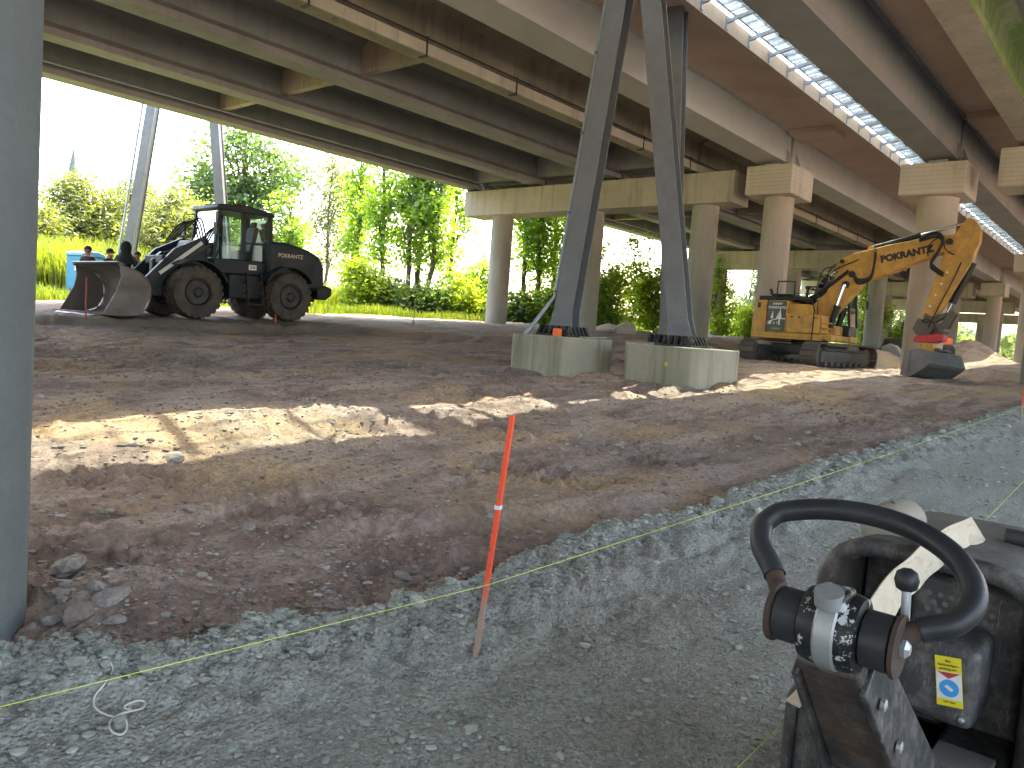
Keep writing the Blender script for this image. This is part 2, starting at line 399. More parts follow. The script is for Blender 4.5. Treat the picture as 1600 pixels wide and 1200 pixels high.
# ------------------------------------------------------------------ loose stones
import bmesh
def stone_mesh(seed, sub):
    rg = random.Random(seed); bm = bmesh.new(); bmesh.ops.create_icosphere(bm, subdivisions=sub, radius=1)
    k = [Vector((rg.uniform(-1,1), rg.uniform(-1,1), rg.uniform(-1,1))).normalized() for _ in range(9)]
    for v in bm.verts:
        n = v.co.normalized(); d = min((.62+.3*rg.random() if False else .72)/max(.3, n.dot(q)) for q in k if n.dot(q) > .05) if any(n.dot(q) > .05 for q in k) else 1
        v.co = n*min(1.12, d); v.co.z *= .62; v.co.x *= 1.15
    return bm
def stone_mat(name, a, b):
    t = NT(name); p = t.co(); oi = t.n('ObjectInfo'); g = t.n('NewGeometry')
    r = t.math('FRACT', t.math('ADD', oi.outputs['Random'], g.outputs['Random Per Island']))
    col = t.mix(r, a, b); col = t.mix(t.ramp(t.noise(3, 5, .7, p), [(.4,.6),(.65,0)]), col, tuple(x*.55 for x in a))
    return t.done(col, .9, t.bump(t.noise(9, 4, .6, p), .3, .05), spec=.25)
MT['stone'] = stone_mat('stone_grey', (.275,.29,.25), (.475,.485,.43))
MT['stone_b'] = stone_mat('stone_brown', (.19,.15,.125), (.42,.385,.35))
stone_data = []
for s in range(8):
    bm = stone_mesh(s, 2); me = bpy.data.meshes.new('stone'); bm.to_mesh(me); bm.free()
    me.materials.append(MT['stone'] if s < 4 else MT['stone_b']); stone_data.append(me)
def in_col(x, y): return math.hypot(x-.61, y-3.76) < .62
def sample_stone(rg):
    # along the loose edge, over the excavated soil, or on the rolled path
    while True:
        u = rg.random(); ang = R_(rg.uniform(6, 80)); r = 1.7*math.exp(rg.random()*math.log(9.5))
        x, y = r*math.cos(ang), r*math.sin(ang); sd = float(gravel_sd(x, y))
        p = 1.0 if -.05 < sd < .45 else (.24 if sd < 0 else .10)
        if sd < 0 and -1.6 < sd and x < 3.2: p = .75
        if rg.random() < p and not in_col(x, y): return x, y, sd
rg = random.Random(3)
specials = [(ground_hit(px, py), s) for px, py, s in ((128,965,.075),(112,900,.085),(150,925,.05),(175,945,.06),(655,960,.045),(640,975,.05),(1312,722,.10),(1422,700,.09),(270,712,.09),(135,990,.045),(90,960,.06),(98,930,.05),(735,740,.05),(830,862,.04),(300,800,.05))]
def put_stone(x, y, s, sd, k):
    me = stone_data[rg.randrange(4)+(0 if sd > -.05 else 4)]
    o = bpy.data.objects.new('stone', me); COL.objects.link(o); o.parent = gravel if sd > -.05 else ground
    o.location = (x, y, float(surf_z(x, y))+s*.16); o.scale = (s*rg.uniform(.8,1.25), s*rg.uniform(.7,1.1), s*rg.uniform(.7,1.1))
    o.rotation_euler = (rg.uniform(-.4,.4), rg.uniform(-.4,.4), rg.uniform(0,6.28)); return o
for (x, y, z), s in specials: put_stone(x, y, s, float(gravel_sd(x, y)), 0)
for i in range(265):
    x, y, sd = sample_stone(rg); s = min(.06, .011*math.exp(rg.gauss(.45, .38))*max(1, math.hypot(x, y)/4.2)); put_stone(x, y, s, sd, i)
ib = stone_mesh(77, 1); bv = np.array([v.co[:] for v in ib.verts]); bf = np.array([[v.index for v in f.verts] for f in ib.faces]); ib.free()
def stone_field(n, name, mat, parent, want):
    P = []
    while len(P) < n:
        x, y, sd = sample_stone(rg)
        if (sd > -.05) == want: P.append((x, y))
    P = np.array(P); s = np.minimum(.03, .0062*np.exp(RNG.normal(.3, .45, n))*np.maximum(1, np.hypot(P[:,0], P[:,1])/4.5))
    a = RNG.uniform(0, 6.28, n); vv = bv[None]*RNG.uniform(.7, 1.3, (n, 1, 3))*s[:, None, None]
    c, s_ = np.cos(a)[:, None], np.sin(a)[:, None]
    x = vv[..., 0]*c-vv[..., 1]*s_+P[:, :1]; y = vv[..., 0]*s_+vv[..., 1]*c+P[:, 1:]; z = vv[..., 2]+(surf_z(P[:,0], P[:,1])+.2*s)[:, None]
    v = np.stack([x, y, z], -1).reshape(-1, 3); f = (bf[None]+(np.arange(n)*len(bv))[:, None, None]).reshape(-1, 3)
    o = mesh_np(name, v, f, mat, parent); o['kind'] = 'stuff'; return o
stone_field(8000, 'pebbles', MT['stone'], gravel, True)
stone_field(7000, 'pebbles', MT['stone_b'], ground, False)

# ------------------------------------------------------------------ viaducts
PIERS = [-26.0, .7, 29.6, 54.5, 77.5, 100.0, 125.0]
vd1 = thing('viaduct', 'concrete viaduct on round columns with pale steel edge girder beside the open gap', 'viaduct', (29.6, 12.3, 1.1))
vd2 = thing('viaduct', 'viaduct overhead with a dark grey steel girder and a mossy green concrete beam', 'viaduct', (29.6, 6.7, 1.1))
def off(par): return Matrix.Translation(-par.location)
def wbuild(mb, name, m, par, **kw):
    T = -par.location; mb.v = [(p[0]+T.x, p[1]+T.y, p[2]+T.z) for p in mb.v]; return mb.build(name, m, par, **kw)
GB = 8.5
PROF = [(-.36,0),(.36,0),(.36,.20),(.12,.40),(.12,1.22),(.42,1.36),(.42,1.5),(-.42,1.5),(-.42,1.36),(-.12,1.22),(-.12,.40),(-.36,.20)]
def i_girder(par, yc, xa, xb, m): 
    mb = MB().prism([(yc+a, GB+b) for a, b in PROF], xa, xb, 'x'); return wbuild(mb, 'girder', m, par, bevel=.015)
def span_pairs(): return [(PIERS[i]+.12, PIERS[i+1]-.12) for i in range(len(PIERS)-1)]
def box_girder(par, y0, y1, z0, z1, xa, xb, m):
    mb = MB().box(xa, xb, y0+.05, y1-.05, z0, z1); mb.box(xa, xb, y0, y1, z0-.035, z0-.001); mb.box(xa, xb, y0-.06, y1+.06, z1+.001, z1+.03)
    g = wbuild(mb, 'steel_girder', m, par, bevel=.008)
    for x in (xa+.35, xb-.35):
        b = MB().prism([(y0+.048, z0), (y0-.16, z0), (y0-.14, z0+.08), (y0+.048, z0+.55)], x-.015, x+.015, 'x'); wbuild(b, 'stiffener', m, g if False else par)
    return g
for a, b in span_pairs():
    for yc, m in ((28.6,'girder'),(24.4,'girder'),(20.0,'girder'),(16.0,'girder_lt')): i_girder(vd1, yc, a, b, MT[m])
    box_girder(vd1, 11.95, 13.05, 8.55, 9.66, a, b, MT['steel_girder'])
    box_girder(vd2, 6.15, 7.13, 8.2, 9.55, a, b, MT['steel_dark'])
    for yc in (4.12, -.4, -4.8, -9.2): i_girder(vd2, yc, a, b, MT['moss' if yc > 3 else 'girder'])
XA, XB = -45.0, 135.0
def slab(par, name, y0, y1, z0, z1, m, xa=XA, xb=XB): return wbuild(MB().box(xa, xb, y0, y1, z0, z1), name, m, par)
slab(vd1, 'deck_slab', 13.6, 29.5, 10.001, 10.3, MT['girder'])
slab(vd1, 'deck_cantilever', 9.98, 13.595, 9.70, 10.05, MT['soffit'])
slab(vd1, 'edge_beam', 9.78, 9.975, 9.62, 10.03, MT['band'])
slab(vd1, 'parapet', 29.35, 29.6, 10.305, 11.3, MT['conc'])
slab(vd2, 'deck_cantilever', 4.5, 8.3, 9.59, 9.95, MT['soffit'])
slab(vd2, 'edge_beam', 8.305, 8.45, 9.55, 10.1, MT['band'])
slab(vd2, 'deck_slab', -11, 4.495, 10.001, 10.3, MT['girder'])
slab(vd2, 'parapet', -11.0, -10.8, 10.305, 11.2, MT['conc'])
# diaphragms between the girders at mid-span and over the piers
def diaphragm(par, ya, yb, x, z0, z1, m): 
    return wbuild(MB().box(x-.13, x+.13, ya+.125, yb-.125, z0, z1), 'cross_beam', m, par, bevel=.01)
G1 = [16.0, 20.0, 24.4, 28.6]; G2 = [-9.2, -4.8, -.4, 4.12]
for i, (a, b) in enumerate(span_pairs()):
    for x in (a+.3, (a+b)/2, b-.3):
        for gs, par in ((G1, vd1), (G2, vd2)):
            for ya, yb in zip(gs, gs[1:]): diaphragm(par, ya, yb, x, GB+(.42 if abs(x-(a+b)/2) < 1 else .30), 9.99, MT['girder_lt' if abs(x-(a+b)/2) < 1 else 'girder'])
    x = (a+b)/2
# pier caps and columns
def column(par, x, y, r, ztop, m):
    z0 = float(gz0(x, y))-.5; mb = MB().lathe([(r, z0), (r, ztop)], (x, y, 0), (0,0,1), 40); return wbuild(mb, 'column', m, par, smooth=40)
for i, X in enumerate(PIERS[2:], 2):
    zc = 7.1
    wbuild(MB().box(X-.75, X+.75, 13.9, 28.8, zc, 8.35), 'pier_cap', MT['conc'], vd1, bevel=.03)
    for y in (26.7, 21.1, 15.4): column(vd1, X, y, .55, zc, MT['conc_oldcol'])
    for y in G1: wbuild(MB().box(X-.5, X+.5, y-.3, y+.3, 8.352, 8.498), 'bearing', MT['black'], vd1)
    wbuild(MB().box(X-1.1, X+1.1, 11.45, 13.25, 7.25, 8.35), 'pier_cap', MT['conc_cap'], vd1, bevel=.03)
    column(vd1, X, 12.3, .56, 7.25, MT['conc_col'])
    wbuild(MB().box(X-.6, X+.6, 12.2, 12.8, 8.352, 8.51), 'bearing', MT['galv'], vd1)
    wbuild(MB().box(X-1.0, X+1.0, 5.75, 7.75, 6.95, 8.0), 'pier_cap', MT['conc_cap'], vd2, bevel=.03)
    column(vd2, X, 6.7, .63, 6.95, MT['conc_col'])
    wbuild(MB().box(X-.6, X+.6, 6.4, 7.0, 8.002, 8.16), 'bearing', MT['galv'], vd2)
    wbuild(MB().box(X-.75, X+.75, -10.2, 4.9, zc, 8.35), 'pier_cap', MT['conc_cap'], vd2, bevel=.03)
    for y in (3.2, -3.0, -8.0): column(vd2, X, y, .55, zc, MT['conc_oldcol'])
# nearest pier of the second viaduct: its round column stands at the frame's edge
wbuild(MB().box(.7-.75, .7+.75, -10.2, 4.9, 7.1, 8.35), 'pier_cap', MT['conc_cap'], vd2, bevel=.03)
column(vd2, .61, 3.76, .55, 7.1, MT['conc_grey'])
# soffit corbels at the piers, brackets and glass noise screen over the gap
for X in PIERS[1:6]:
    wbuild(MB().box(X-.7, X+.7, 10.3, 11.9, 9.5, 9.698), 'corbel', MT['soffit'], vd1, bevel=.02)
    wbuild(MB().box(X-.7, X+.7, 4.7, 6.0, 9.38, 9.588), 'corbel', MT['soffit'], vd2, bevel=.02)
br = MB(); br.bar((0, 9.775, 9.86), (0, 8.62, 10.04), .07, .11, (0,0,1), .07, .06); br.box(-.05, .05, 9.745, 9.779, 9.66, 9.99)
x0 = 2.2; first = None; k = 0
while x0 < 98:
    if first is None: first = wbuild(MB().add(br.v, br.f), 'bracket', MT['galv'], vd1); base = first.location.copy()
    else:
        c = first.copy(); COL.objects.link(c); c.parent = vd1
        first_off = x0-2.2; c.location = (first_off, 0, 0)
    x0 += 1.4; k += 1
first.location = (2.2-0.0, 0, 0)
for o in list(vd1.children):
    if o.name.startswith('bracket') and o is not first: o.location.x += 2.2
def glass_mat(name, tint, refl=.12, rough=.04):
    t = NT(name); t.t.nodes.remove(t.b)
    tr = t.n('BsdfTransparent'); t.l(t.mix(t.ramp(t.noise(1.7, 5, .65, t.co(world=True)), [(.42,0),(.72,1)]), tint, tuple(x*.62 for x in tint)), tr.inputs[0]); gl = t.n('BsdfGlossy'); gl.inputs['Roughness'].default_value = rough
    fr = t.n('Fresnel'); fr.inputs[0].default_value = 1.5; mx = t.n('MixShader'); sc_ = t.math('ADD', t.math('MULTIPLY', fr.outputs[0], .9), refl*.2)
    t.l(sc_, mx.inputs[0]); t.l(tr.outputs[0], mx.inputs[1]); t.l(gl.outputs[0], mx.inputs[2]); t.l(mx.outputs[0], t.out.inputs[0]); return t.m
MT['screen'] = glass_mat('noise_screen_glass', (.80,.89,.93))
MT['glass'] = glass_mat('cab_glass', (.62,.80,.74)); MT['glass_reflect'] = glass_mat('cab_glass_reflection', (.36,.58,.85))  # second glass: blue reflection on the windscreen put into its tint
def canopy(y0, y1, z0, z1, x0_, x1_, th, mb): return mb.add([(x0_,y0,z0),(x1_,y0,z0),(x1_,y1,z1),(x0_,y1,z1),(x0_,y0,z0+th),(x1_,y0,z0+th),(x1_,y1,z1+th),(x0_,y1,z1+th)], [(0,3,2,1),(4,5,6,7),(0,1,5,4),(1,2,6,5),(2,3,7,6),(3,0,4,7)])
gp = canopy(9.70, 8.50, 10.06, 10.25, -.68, .68, .012, MB()); first = None
rail = MB()
for u in (0, .33, .66, 1.0): y_ = 9.70-1.2*u; z_ = 10.06+.19*u; canopy(y_+.018, y_-.018, z_+.014, z_+.014, -.7, .7, .03, rail)
for x_ in (-.69, -.23, .23): canopy(9.70, 8.50, 10.075, 10.265, x_-.012, x_+.012, .02, rail)
x0 = 2.9; n = 0
while x0 < 97:
    if first is None:
        T = -vd1.location
        first = MB().add([Vector(p)+T for p in gp.v], gp.f).build('glass_pane', MT['screen'], vd1); first.location.x = x0
        fr_ = MB().add([Vector(p)+T for p in rail.v], rail.f).build('pane_rail', MT['galv'], first)
    else:
        c = first.copy(); COL.objects.link(c); c.parent = vd1; c.location.x = x0
        d = fr_.copy(); COL.objects.link(d); d.parent = c
    x0 += 1.4
# drain pipe under the second viaduct, cable duct and conduit under the first
dp = MB().tube([(XA, 7.30, 8.44), (XB, 7.30, 8.44)], .09, 14); 
for x in np.arange(4, 60, 2.6): dp.tube([(x-.09, 7.30, 8.44), (x+.09, 7.30, 8.44)], .11, 14)
wbuild(dp, 'drain_pipe', paint('pipe_brown', (.055,.045,.038), .5, .4), vd2, smooth=40)
wbuild(MB().tube([(XA, 28.15, 8.83), (XB, 28.15, 8.83)], .035, 8), 'conduit', MT['galv'], vd1, smooth=40)
cd = MB().box(XA, XB, 15.55, 15.639, 8.40, 8.70); cd2 = MB()
wbuild(cd, 'cable_duct', MT['conc'], vd1, bevel=.01)
wbuild(MB().tube([(XA, 15.60, 8.83), (XB, 15.60, 8.83)], .025, 8), 'conduit', MT['black'], vd1, smooth=40)
for x in np.arange(3, 62, 3.6):
    wbuild(MB().box(x-.02, x+.02, 15.52, 15.545, 8.36, 8.85).box(x-.05, x+.05, 15.5, 15.8, 8.34, 8.36), 'hanger', MT['black'], vd1)

# ------------------------------------------------------------------ sign gantry legs through the gap
def ibeam(mb, a, b, w, h, up, tf=.03):
    a, b = Vector(a), Vector(b); d = (b-a).normalized(); sd = d.cross(Vector(up)).normalized(); u = sd.cross(d)
    mb.bar(a, b, .03, h-2*tf, up)
    for s in (-1, 1): mb.bar(a+u*s*(h/2-tf/2), b+u*s*(h/2-tf/2), w, tf, up)
    return mb
gn = thing('gantry_support', 'tall grey steel A-frame of welded legs rising through the gap between the viaducts', 'gantry', (13.8, 8.8, .6))
def gpt(px, py, d): return pt(px, py, d)
LEGS = [(pt(880, 522, 16.5), pt(1000, -175, 16.1)), (pt(1066, 538, 15.9), pt(1006, -175, 16.0)), (pt(1046, 534, 20.0), pt(1060, -33, 19.2))]
for a, b in LEGS:
    d = (b-a).normalized(); mb = MB(); nrm = Vector((1, 0, 0)) if a.y > 8 or True else None
    u = Vector((.97, .24, 0)); sd = d.cross(u).normalized(); u = sd.cross(d).normalized()
    # H section: two broad flanges and a recessed web, stiffened at the foot
    mb.bar(a, b, .035, .40, u)
    for s in (-1, 1):
        mb.bar(a+u*s*.215, b+u*s*.215, .42, .034, u); mb.bar(a+u*s*.219-Vector((0,0,.02)), a+u*s*.217+d*.5, .58, .03, u, .421, .034)
    mb.bar(a+d*.02, a+d*.05, .60, .46, u)
    l = wbuild(mb, 'leg', MT['steel'], gn, bevel=.006)
a, b = LEGS[1][1], LEGS[2][1]
wbuild(MB().bar(a+Vector((0,0,-.8)), b+Vector((0,0,-.3)), .35, .4), 'cross_member', MT['steel'], gn, bevel=.006)
wbuild(MB().box(11.7, 16.6, 8.35, 9.0, 10.62, 10.68), 'added_shade_board', MT['galv'], gn)  # board added over the gap to shade part of the sun band
for x_, w_ in ((11.25,.55),(14.9,.45),(16.4,.3)): wbuild(MB().box(x_-w_/2, x_+w_/2, 8.05, 9.95, 10.69, 10.80), 'added_shade_bar', MT['galv'], gn)  # bars added across the gap, their shadows break up the sun band
a0 = LEGS[0][0]; dA = (LEGS[0][1]-a0).normalized(); lf = Vector((-.16, .26, 0))
pp = [a0+Vector((-.75, .50, -.62)), a0+Vector((-.75, .50, -.12)), a0+lf*1.6+Vector((-.2,.1,.12)), a0+lf+dA*.8, a0+lf+dA*10.0]
wbuild(MB().tube(pp, .045, 12), 'downpipe', MT['galv'], gn, smooth=40)
for t_ in (.9, 2.6, 4.3, 6.0, 7.7):
    q = a0+lf+dA*t_; wbuild(MB().tube([q-dA*.03, q+dA*.03], .06, 12).bar(q, q-lf*.75, .03, .05), 'pipe_clip', MT['steel'], gn)
for a, b in LEGS:
    z = a.z
    mb = MB().box(a.x-.42, a.x+.42, a.y-.42, a.y+.42, z-.05, z-.012)
    wbuild(mb, 'base_plate', MT['black'], gn, bevel=.004)
    mb = MB()
    for i in range(6):
        t_ = -.36+i*.14
        mb.prism([(a.x-.40, z-.011), (a.x-.2, z-.011), (a.x-.24, z+.17), (a.x-.30, z+.17)], a.y+t_, a.y+t_+.075, 'y')
        mb.prism([(a.y-.40, z-.011), (a.y-.22, z-.011), (a.y-.24, z+.17), (a.y-.30, z+.17)], a.x+t_, a.x+t_+.075, 'x')
    wbuild(mb, 'anchor_bolts', MT['black'], gn)
def footing(cx, cy, ztop, sx, sy, label, ch=.13):
    z0 = float(gz0(cx, cy))-.3; t = thing('concrete_footing', label, 'footing', (cx, cy, z0), 0)
    hx, hy = sx/2, sy/2
    poly = [(hx-ch,-hy),(hx,-hy+ch),(hx,hy-ch),(hx-ch,hy),(-hx+ch,hy),(-hx,hy-ch),(-hx,-hy+ch),(-hx+ch,-hy)]
    MB().prism(poly, 0, ztop-z0, 'z').build('footing_block', MT['ped'], t, bevel=.025, seg=3); return t
fa, fb_, fc = LEGS[0][0], LEGS[1][0], LEGS[2][0]
footing(fa.x, fa.y, fa.z-.052, 1.75, 1.55, 'mossy concrete footing under the gantry leg that carries the downpipe')
fB = footing(fb_.x+.05, fb_.y+.0, fb_.z-.052, 2.0, 1.7, 'pale concrete footing under the gantry leg with a yellow spot')
footing(fc.x, fc.y, fc.z-.052, 1.8, 1.7, 'concrete footing half hidden behind the pale footing')
MB().prism([(-.2+.035*math.cos(t)*(1+.3*math.sin(3*t)), .72+.045*math.sin(t)) for t in np.linspace(0, 6.1, 14)], -1.004, -.997, 'x').build('paint_spot', plain('spray_yellow', (.55,.38,.03), .7), fB)
ob = MB().box(-.07,.07,-.07,.07,0,.16).build('orange_box', MT['orange'], None, bevel=.008); ob.location = (fa.x-.50, fa.y-.22, fa.z-.051)
tag(ob, 'small orange box on the mossy footing at the foot of the gantry leg', 'box')
cl = MB(); N = 10
for i in range(N+1):
    for j in range(5): cl.v.append((.55*i/N-.2, .22*j/4-.1, .012+.02*abs(math.sin(i*1.1+j))+.05*max(0, i/N-.55)))
for i in range(N):
    for j in range(4): q = i*5+j; cl.f.append((q, q+5, q+6, q+1))
so_ = cl.build('plastic_sheet', MT['white'], None, smooth=60); so_.location = (fa.x+.1, fa.y-.62, fa.z-.055); so_.rotation_euler.z = -.8
sm = so_.modifiers.new('solid', 'SOLIDIFY'); sm.thickness = .004
tag(so_, 'crumpled white plastic sheet lying on the mossy footing', 'sheet')

# far A-frame of the same gantry, beyond the outer girder
fg = thing('gantry_support', 'pale steel A-frame beyond the outer girder with a pipe clipped along one leg', 'gantry', tuple(pt(270, 480, 33)))
FL = [(pt(190, 473, 33), pt(247, 120, 33)), (pt(358, 486, 33.5), pt(334, 150, 33.5))]
for a, b in FL:
    b2 = a+(b-a)*1.25; u = Vector((.8,.6,0)); d = (b-a).normalized(); sd = d.cross(u).normalized(); u = sd.cross(d)
    mb = MB().bar(a, b2, .30, .36, u)
    for s in (-1, 1): mb.bar(a+u*s*.195, b2+u*s*.195, .40, .028, u)
    wbuild(mb, 'leg', MT['steel'], fg, bevel=.006)
a, b = FL[0]; o_ = Vector((-.30, .36, 0)); wbuild(MB().tube([a+o_, a+o_+(b-a)*1.1], .05, 10), 'downpipe', MT['galv'], fg, smooth=40)
for t_ in (.1, .32, .54, .76): q = a+o_+(b-a)*t_; wbuild(MB().bar(q, q-o_*.9, .04, .06), 'pipe_clip', MT['galv'], fg)

# ------------------------------------------------------------------ lettering
def text(s, size, m, parent, T, name='lettering', depth=.002, shear=0.0, weight=0.0):
    cu = bpy.data.curves.new('t', 'FONT'); cu.body = s; cu.size = size; cu.align_x = 'CENTER'; cu.align_y = 'CENTER'; cu.extrude = depth; cu.shear = shear; cu.offset = weight; cu.resolution_u = 3
    to = bpy.data.objects.new('t', cu); COL.objects.link(to); dg = bpy.context.evaluated_depsgraph_get(); dg.update()
    me = bpy.data.meshes.new_from_object(to.evaluated_get(dg)); bpy.data.objects.remove(to); bpy.data.curves.remove(cu)
    me.materials.clear(); me.materials.append(m); me.transform(T)
    o = bpy.data.objects.new(name, me); COL.objects.link(o); o.parent = parent; return o
def frame(origin, ex, ey):
    ex = Vector(ex).normalized(); ez = ex.cross(Vector(ey)).normalized(); ey = ez.cross(ex); m = Matrix.Identity(4)
    for i in range(3): m[i][0] = ex[i]; m[i][1] = ey[i]; m[i][2] = ez[i]; m[i][3] = origin[i]
    return m

# ------------------------------------------------------------------ wheel loader
LX, LY = 12.28, 22.35
wl = thing('wheel_loader', 'dark green black wheel loader with worn front bucket resting on the ground', 'loader', (LX, LY, float(gz0(LX, LY))), math.pi)
slope_ = float(gz0(LX+1.5, LY)-gz0(LX-4.2, LY))/5.7; wl.rotation_euler = (0, math.atan(slope_), math.pi); wl.location.z = float(gz0(LX-1.3, LY)+gz0(LX+1.7, LY))/2-.01
def tyre(mb, c, r, w):
    rin = r*.50
    prof = [(rin, -w*.36), (rin+.05, -w*.47), (r*.80, -w*.50), (r*.93, -w*.46), (r*.97, -w*.38), (r*.975, 0), (r*.97, w*.38), (r*.93, w*.46), (r*.80, w*.50), (rin+.05, w*.47), (rin, w*.36)]
    return mb.lathe(prof, c, (0,1,0), 44)
def lug_ring(mb, c, r, w, n=22):
    c = Vector(c)
    for k in range(n):
        for s in (-1, 1):
            a = 2*math.pi*(k+(.5 if s > 0 else 0))/n; a2 = a+.16
            def q(an, y, rr): return c+Vector((rr*math.cos(an), y, rr*math.sin(an)))
            da = .085
            vs = []
            for (an, y) in ((a-da, s*.01), (a+da, s*.01), (a2+da, s*w*.50), (a2-da, s*w*.50)):
                low = r*.955 if abs(y) < .1 else r*.86
                vs += [q(an, y, low), q(an, y, r*1.0 if abs(y) < .1 else r*.965)]
            mb.add(vs, [(0,2,4,6),(1,3,5,7),(0,1,3,2),(2,3,5,4),(4,5,7,6),(6,7,1,0)])
    return mb
for x in (1.5, -1.5):
    for s in (1, -1):
        y = s*1.02; c = (x, y, .74)
        tb = MB(); tyre(tb, c, .75, .60); wh = tb.build('wheel', MT['rubber'], wl, smooth=30)
        lug_ring(MB(), c, .765, .60).build('tread', MT['rubber'], wh)
        o = s*.16; rb = MB().lathe([(.375, o-.12*s), (.375, o+.10*s), (.34, o+.11*s), (.30, o-.02*s), (.17, o-.04*s), (.15, o+.06*s), (.10, o+.10*s), (.01, o+.10*s)], c, (0,1,0), 30)
        rb.build('rim', MT['loader'], wh, smooth=35)
# rear frame, bonnet, counterweight
MB().box(-2.9, .1, -.52, .52, .62, 1.25).box(-1.85, -1.15, -.8, .8, .6, .9).build('rear_frame', MT['black'], wl, bevel=.03)
bn = MB().prism([(-.95,1.15),(-.95,2.42),(-1.5,2.44),(-2.3,2.28),(-2.75,2.08),(-2.92,1.75),(-2.95,1.05),(-2.5,1.0)], -.98, .98, 'y').build('bonnet', MT['loader'], wl, bevel=.09, seg=4)
for s in (-1, 1):
    for i in range(6): MB().box(-2.55+i*.16, -2.47+i*.16, s*.983-.004, s*.983+.004, 1.45, 1.75).build('vent', MT['black'], bn)
MB().prism([(-2.7,.72),(-2.7,1.12),(-3.0,1.18),(-3.28,1.1),(-3.28,.86),(-3.05,.70)], -.95, .95, 'y').build('counterweight', MT['black'], wl, bevel=.05)
MB().box(-3.48,-3.2,-.16,.16,.86,1.2).cyl((-3.38,0,.8),(-3.38,0,1.3),.05).build('tow_hitch', MT['black'], wl, bevel=.02)
MB().tube([(-1.05,.55,2.4),(-1.05,.55,2.95),(-1.12,.55,3.05)], .07, 12).build('exhaust', MT['black'], wl, smooth=40)
MB().tube([(-1.3,-.35,2.4),(-1.3,-.35,2.75)], .11, 14).build('air_intake', MT['black'], wl, smooth=40)
for s in (1, -1):   # fenders and steps
    a = arc(-1.5, .74, .90, 28, 150, 9); b = arc(-1.5, .74, .95, 28, 150, 9)[::-1]
    MB().prism(a+b, s*.72, s*1.30, 'y').build('rear_fender', MT['loader'], wl, bevel=.01)
    a = arc(1.5, .74, .90, 55, 160, 9); b = arc(1.5, .74, .95, 55, 160, 9)[::-1]
    MB().prism(a+b, s*.75, s*1.30, 'y').build('front_fender', MT['loader'], wl, bevel=.01)
    st = MB()
    for i, z in enumerate((.45,.78,1.10)): st.box(-.62,-.12, s*(1.08-.07*i)-.12, s*(1.08-.07*i)+.12, z, z+.035)
    for x in (-.62,-.12): st.bar((x, s*1.15, .42), (x, s*.98, 1.45), .035, .08)
    st.build('ladder', MT['black'], wl)
    MB().box(-.8,.35, s*.55-.25, s*.55+.3, .62, 1.35).build('side_tank', MT['loader'], wl, bevel=.04)
    MB().tube([(-.75, s*1.16, 1.5), (-.75, s*1.18, 2.3), (-.95, s*1.1, 2.4)], .018, 8).build('grab_rail', MT['black'], wl)
# cab
cb = MB().box(-1.1, .75, -.72, .72, 1.35, 1.78).build('cab', MT['loader'], wl, bevel=.03)
for s in (-1, 1):
    for (xa, za, xb, zb, w_) in ((.78,1.78,.58,3.26,.09),(-.18,1.78,-.18,3.30,.12),(-1.12,1.78,-1.08,3.20,.12)): MB().bar((xa, s*.70, za), (xb, s*.68, zb), w_, .09, (0,1,0)).build('pillar', MT['loader'], cb)
MB().prism([(.72,3.24),(.66,3.36),(-.2,3.42),(-1.1,3.30),(-1.22,3.22),(-1.2,3.16),(.66,3.2)], -.78, .78, 'y').build('cab_roof', MT['loader'], cb, bevel=.03)
for s in (-1, 1):
    MB().add([(.72,s*.70,1.8),(-.12,s*.70,1.8),(-.12,s*.68,3.18),(.54,s*.68,3.18)], [(0,1,2,3)]).build('side_window', MT['glass'], cb)
    MB().add([(-.24,s*.70,1.8),(-1.06,s*.70,1.8),(-1.03,s*.68,3.14),(-.24,s*.68,3.18)], [(0,1,2,3)]).build('side_window', MT['glass'], cb)
    MB().bar((-.20, s*.72, 2.3), (-1.1, s*.72, 2.3), .03, .05).build('window_rail', MT['loader'], cb)
MB().add([(.80,-.66,1.8),(.80,.66,1.8),(.60,.64,3.2),(.60,-.64,3.2)], [(0,1,2,3)]).build('windscreen', MT['glass_reflect'], cb)
MB().add([(-1.13,-.66,1.9),(-1.13,.66,1.9),(-1.10,.64,3.12),(-1.10,-.64,3.12)], [(0,1,2,3)]).build('rear_window', MT['glass'], cb)
MB().box(-.75,-.25,-.26,.26,1.79,2.1).bar((-.72,0,2.05),(-.92,0,2.85),.5,.14,(1,0,0)).bar((-.9,0,2.85),(-.95,0,3.02),.28,.1,(1,0,0)).build('seat', MT['black'], cb, bevel=.04)
sw = MB().tube([(.12+.05*math.sin(t), .18*math.cos(t), 2.35+.16*math.sin(t)) for t in np.linspace(0, 2*math.pi, 18)[:-1]], .016, 8, closed=True).tube([(.35,0,1.78),(.12,0,2.35)], .03, 8); sw.build('steering_wheel', MT['black'], cb, smooth=40)
for s in (-1, 1):
    MB().tube([(.66,s*.7,3.1),(.85,s*.98,3.1),(.85,s*.98,2.75)], .016, 8).box(.82,.88,s*.98-.1,s*.98+.1,2.45,2.8).build('mirror', MT['black'], wl)
    MB().tube([(.6,s*.5,1.95),(.9,s*.62,2.15)], .025, 8).lathe([(.03,-.05),(.11,0),(.11,.1),(.01,.11)], (.93,s*.62,2.2), (1,0,0), 14).build('headlight', MT['black'], wl, smooth=40)
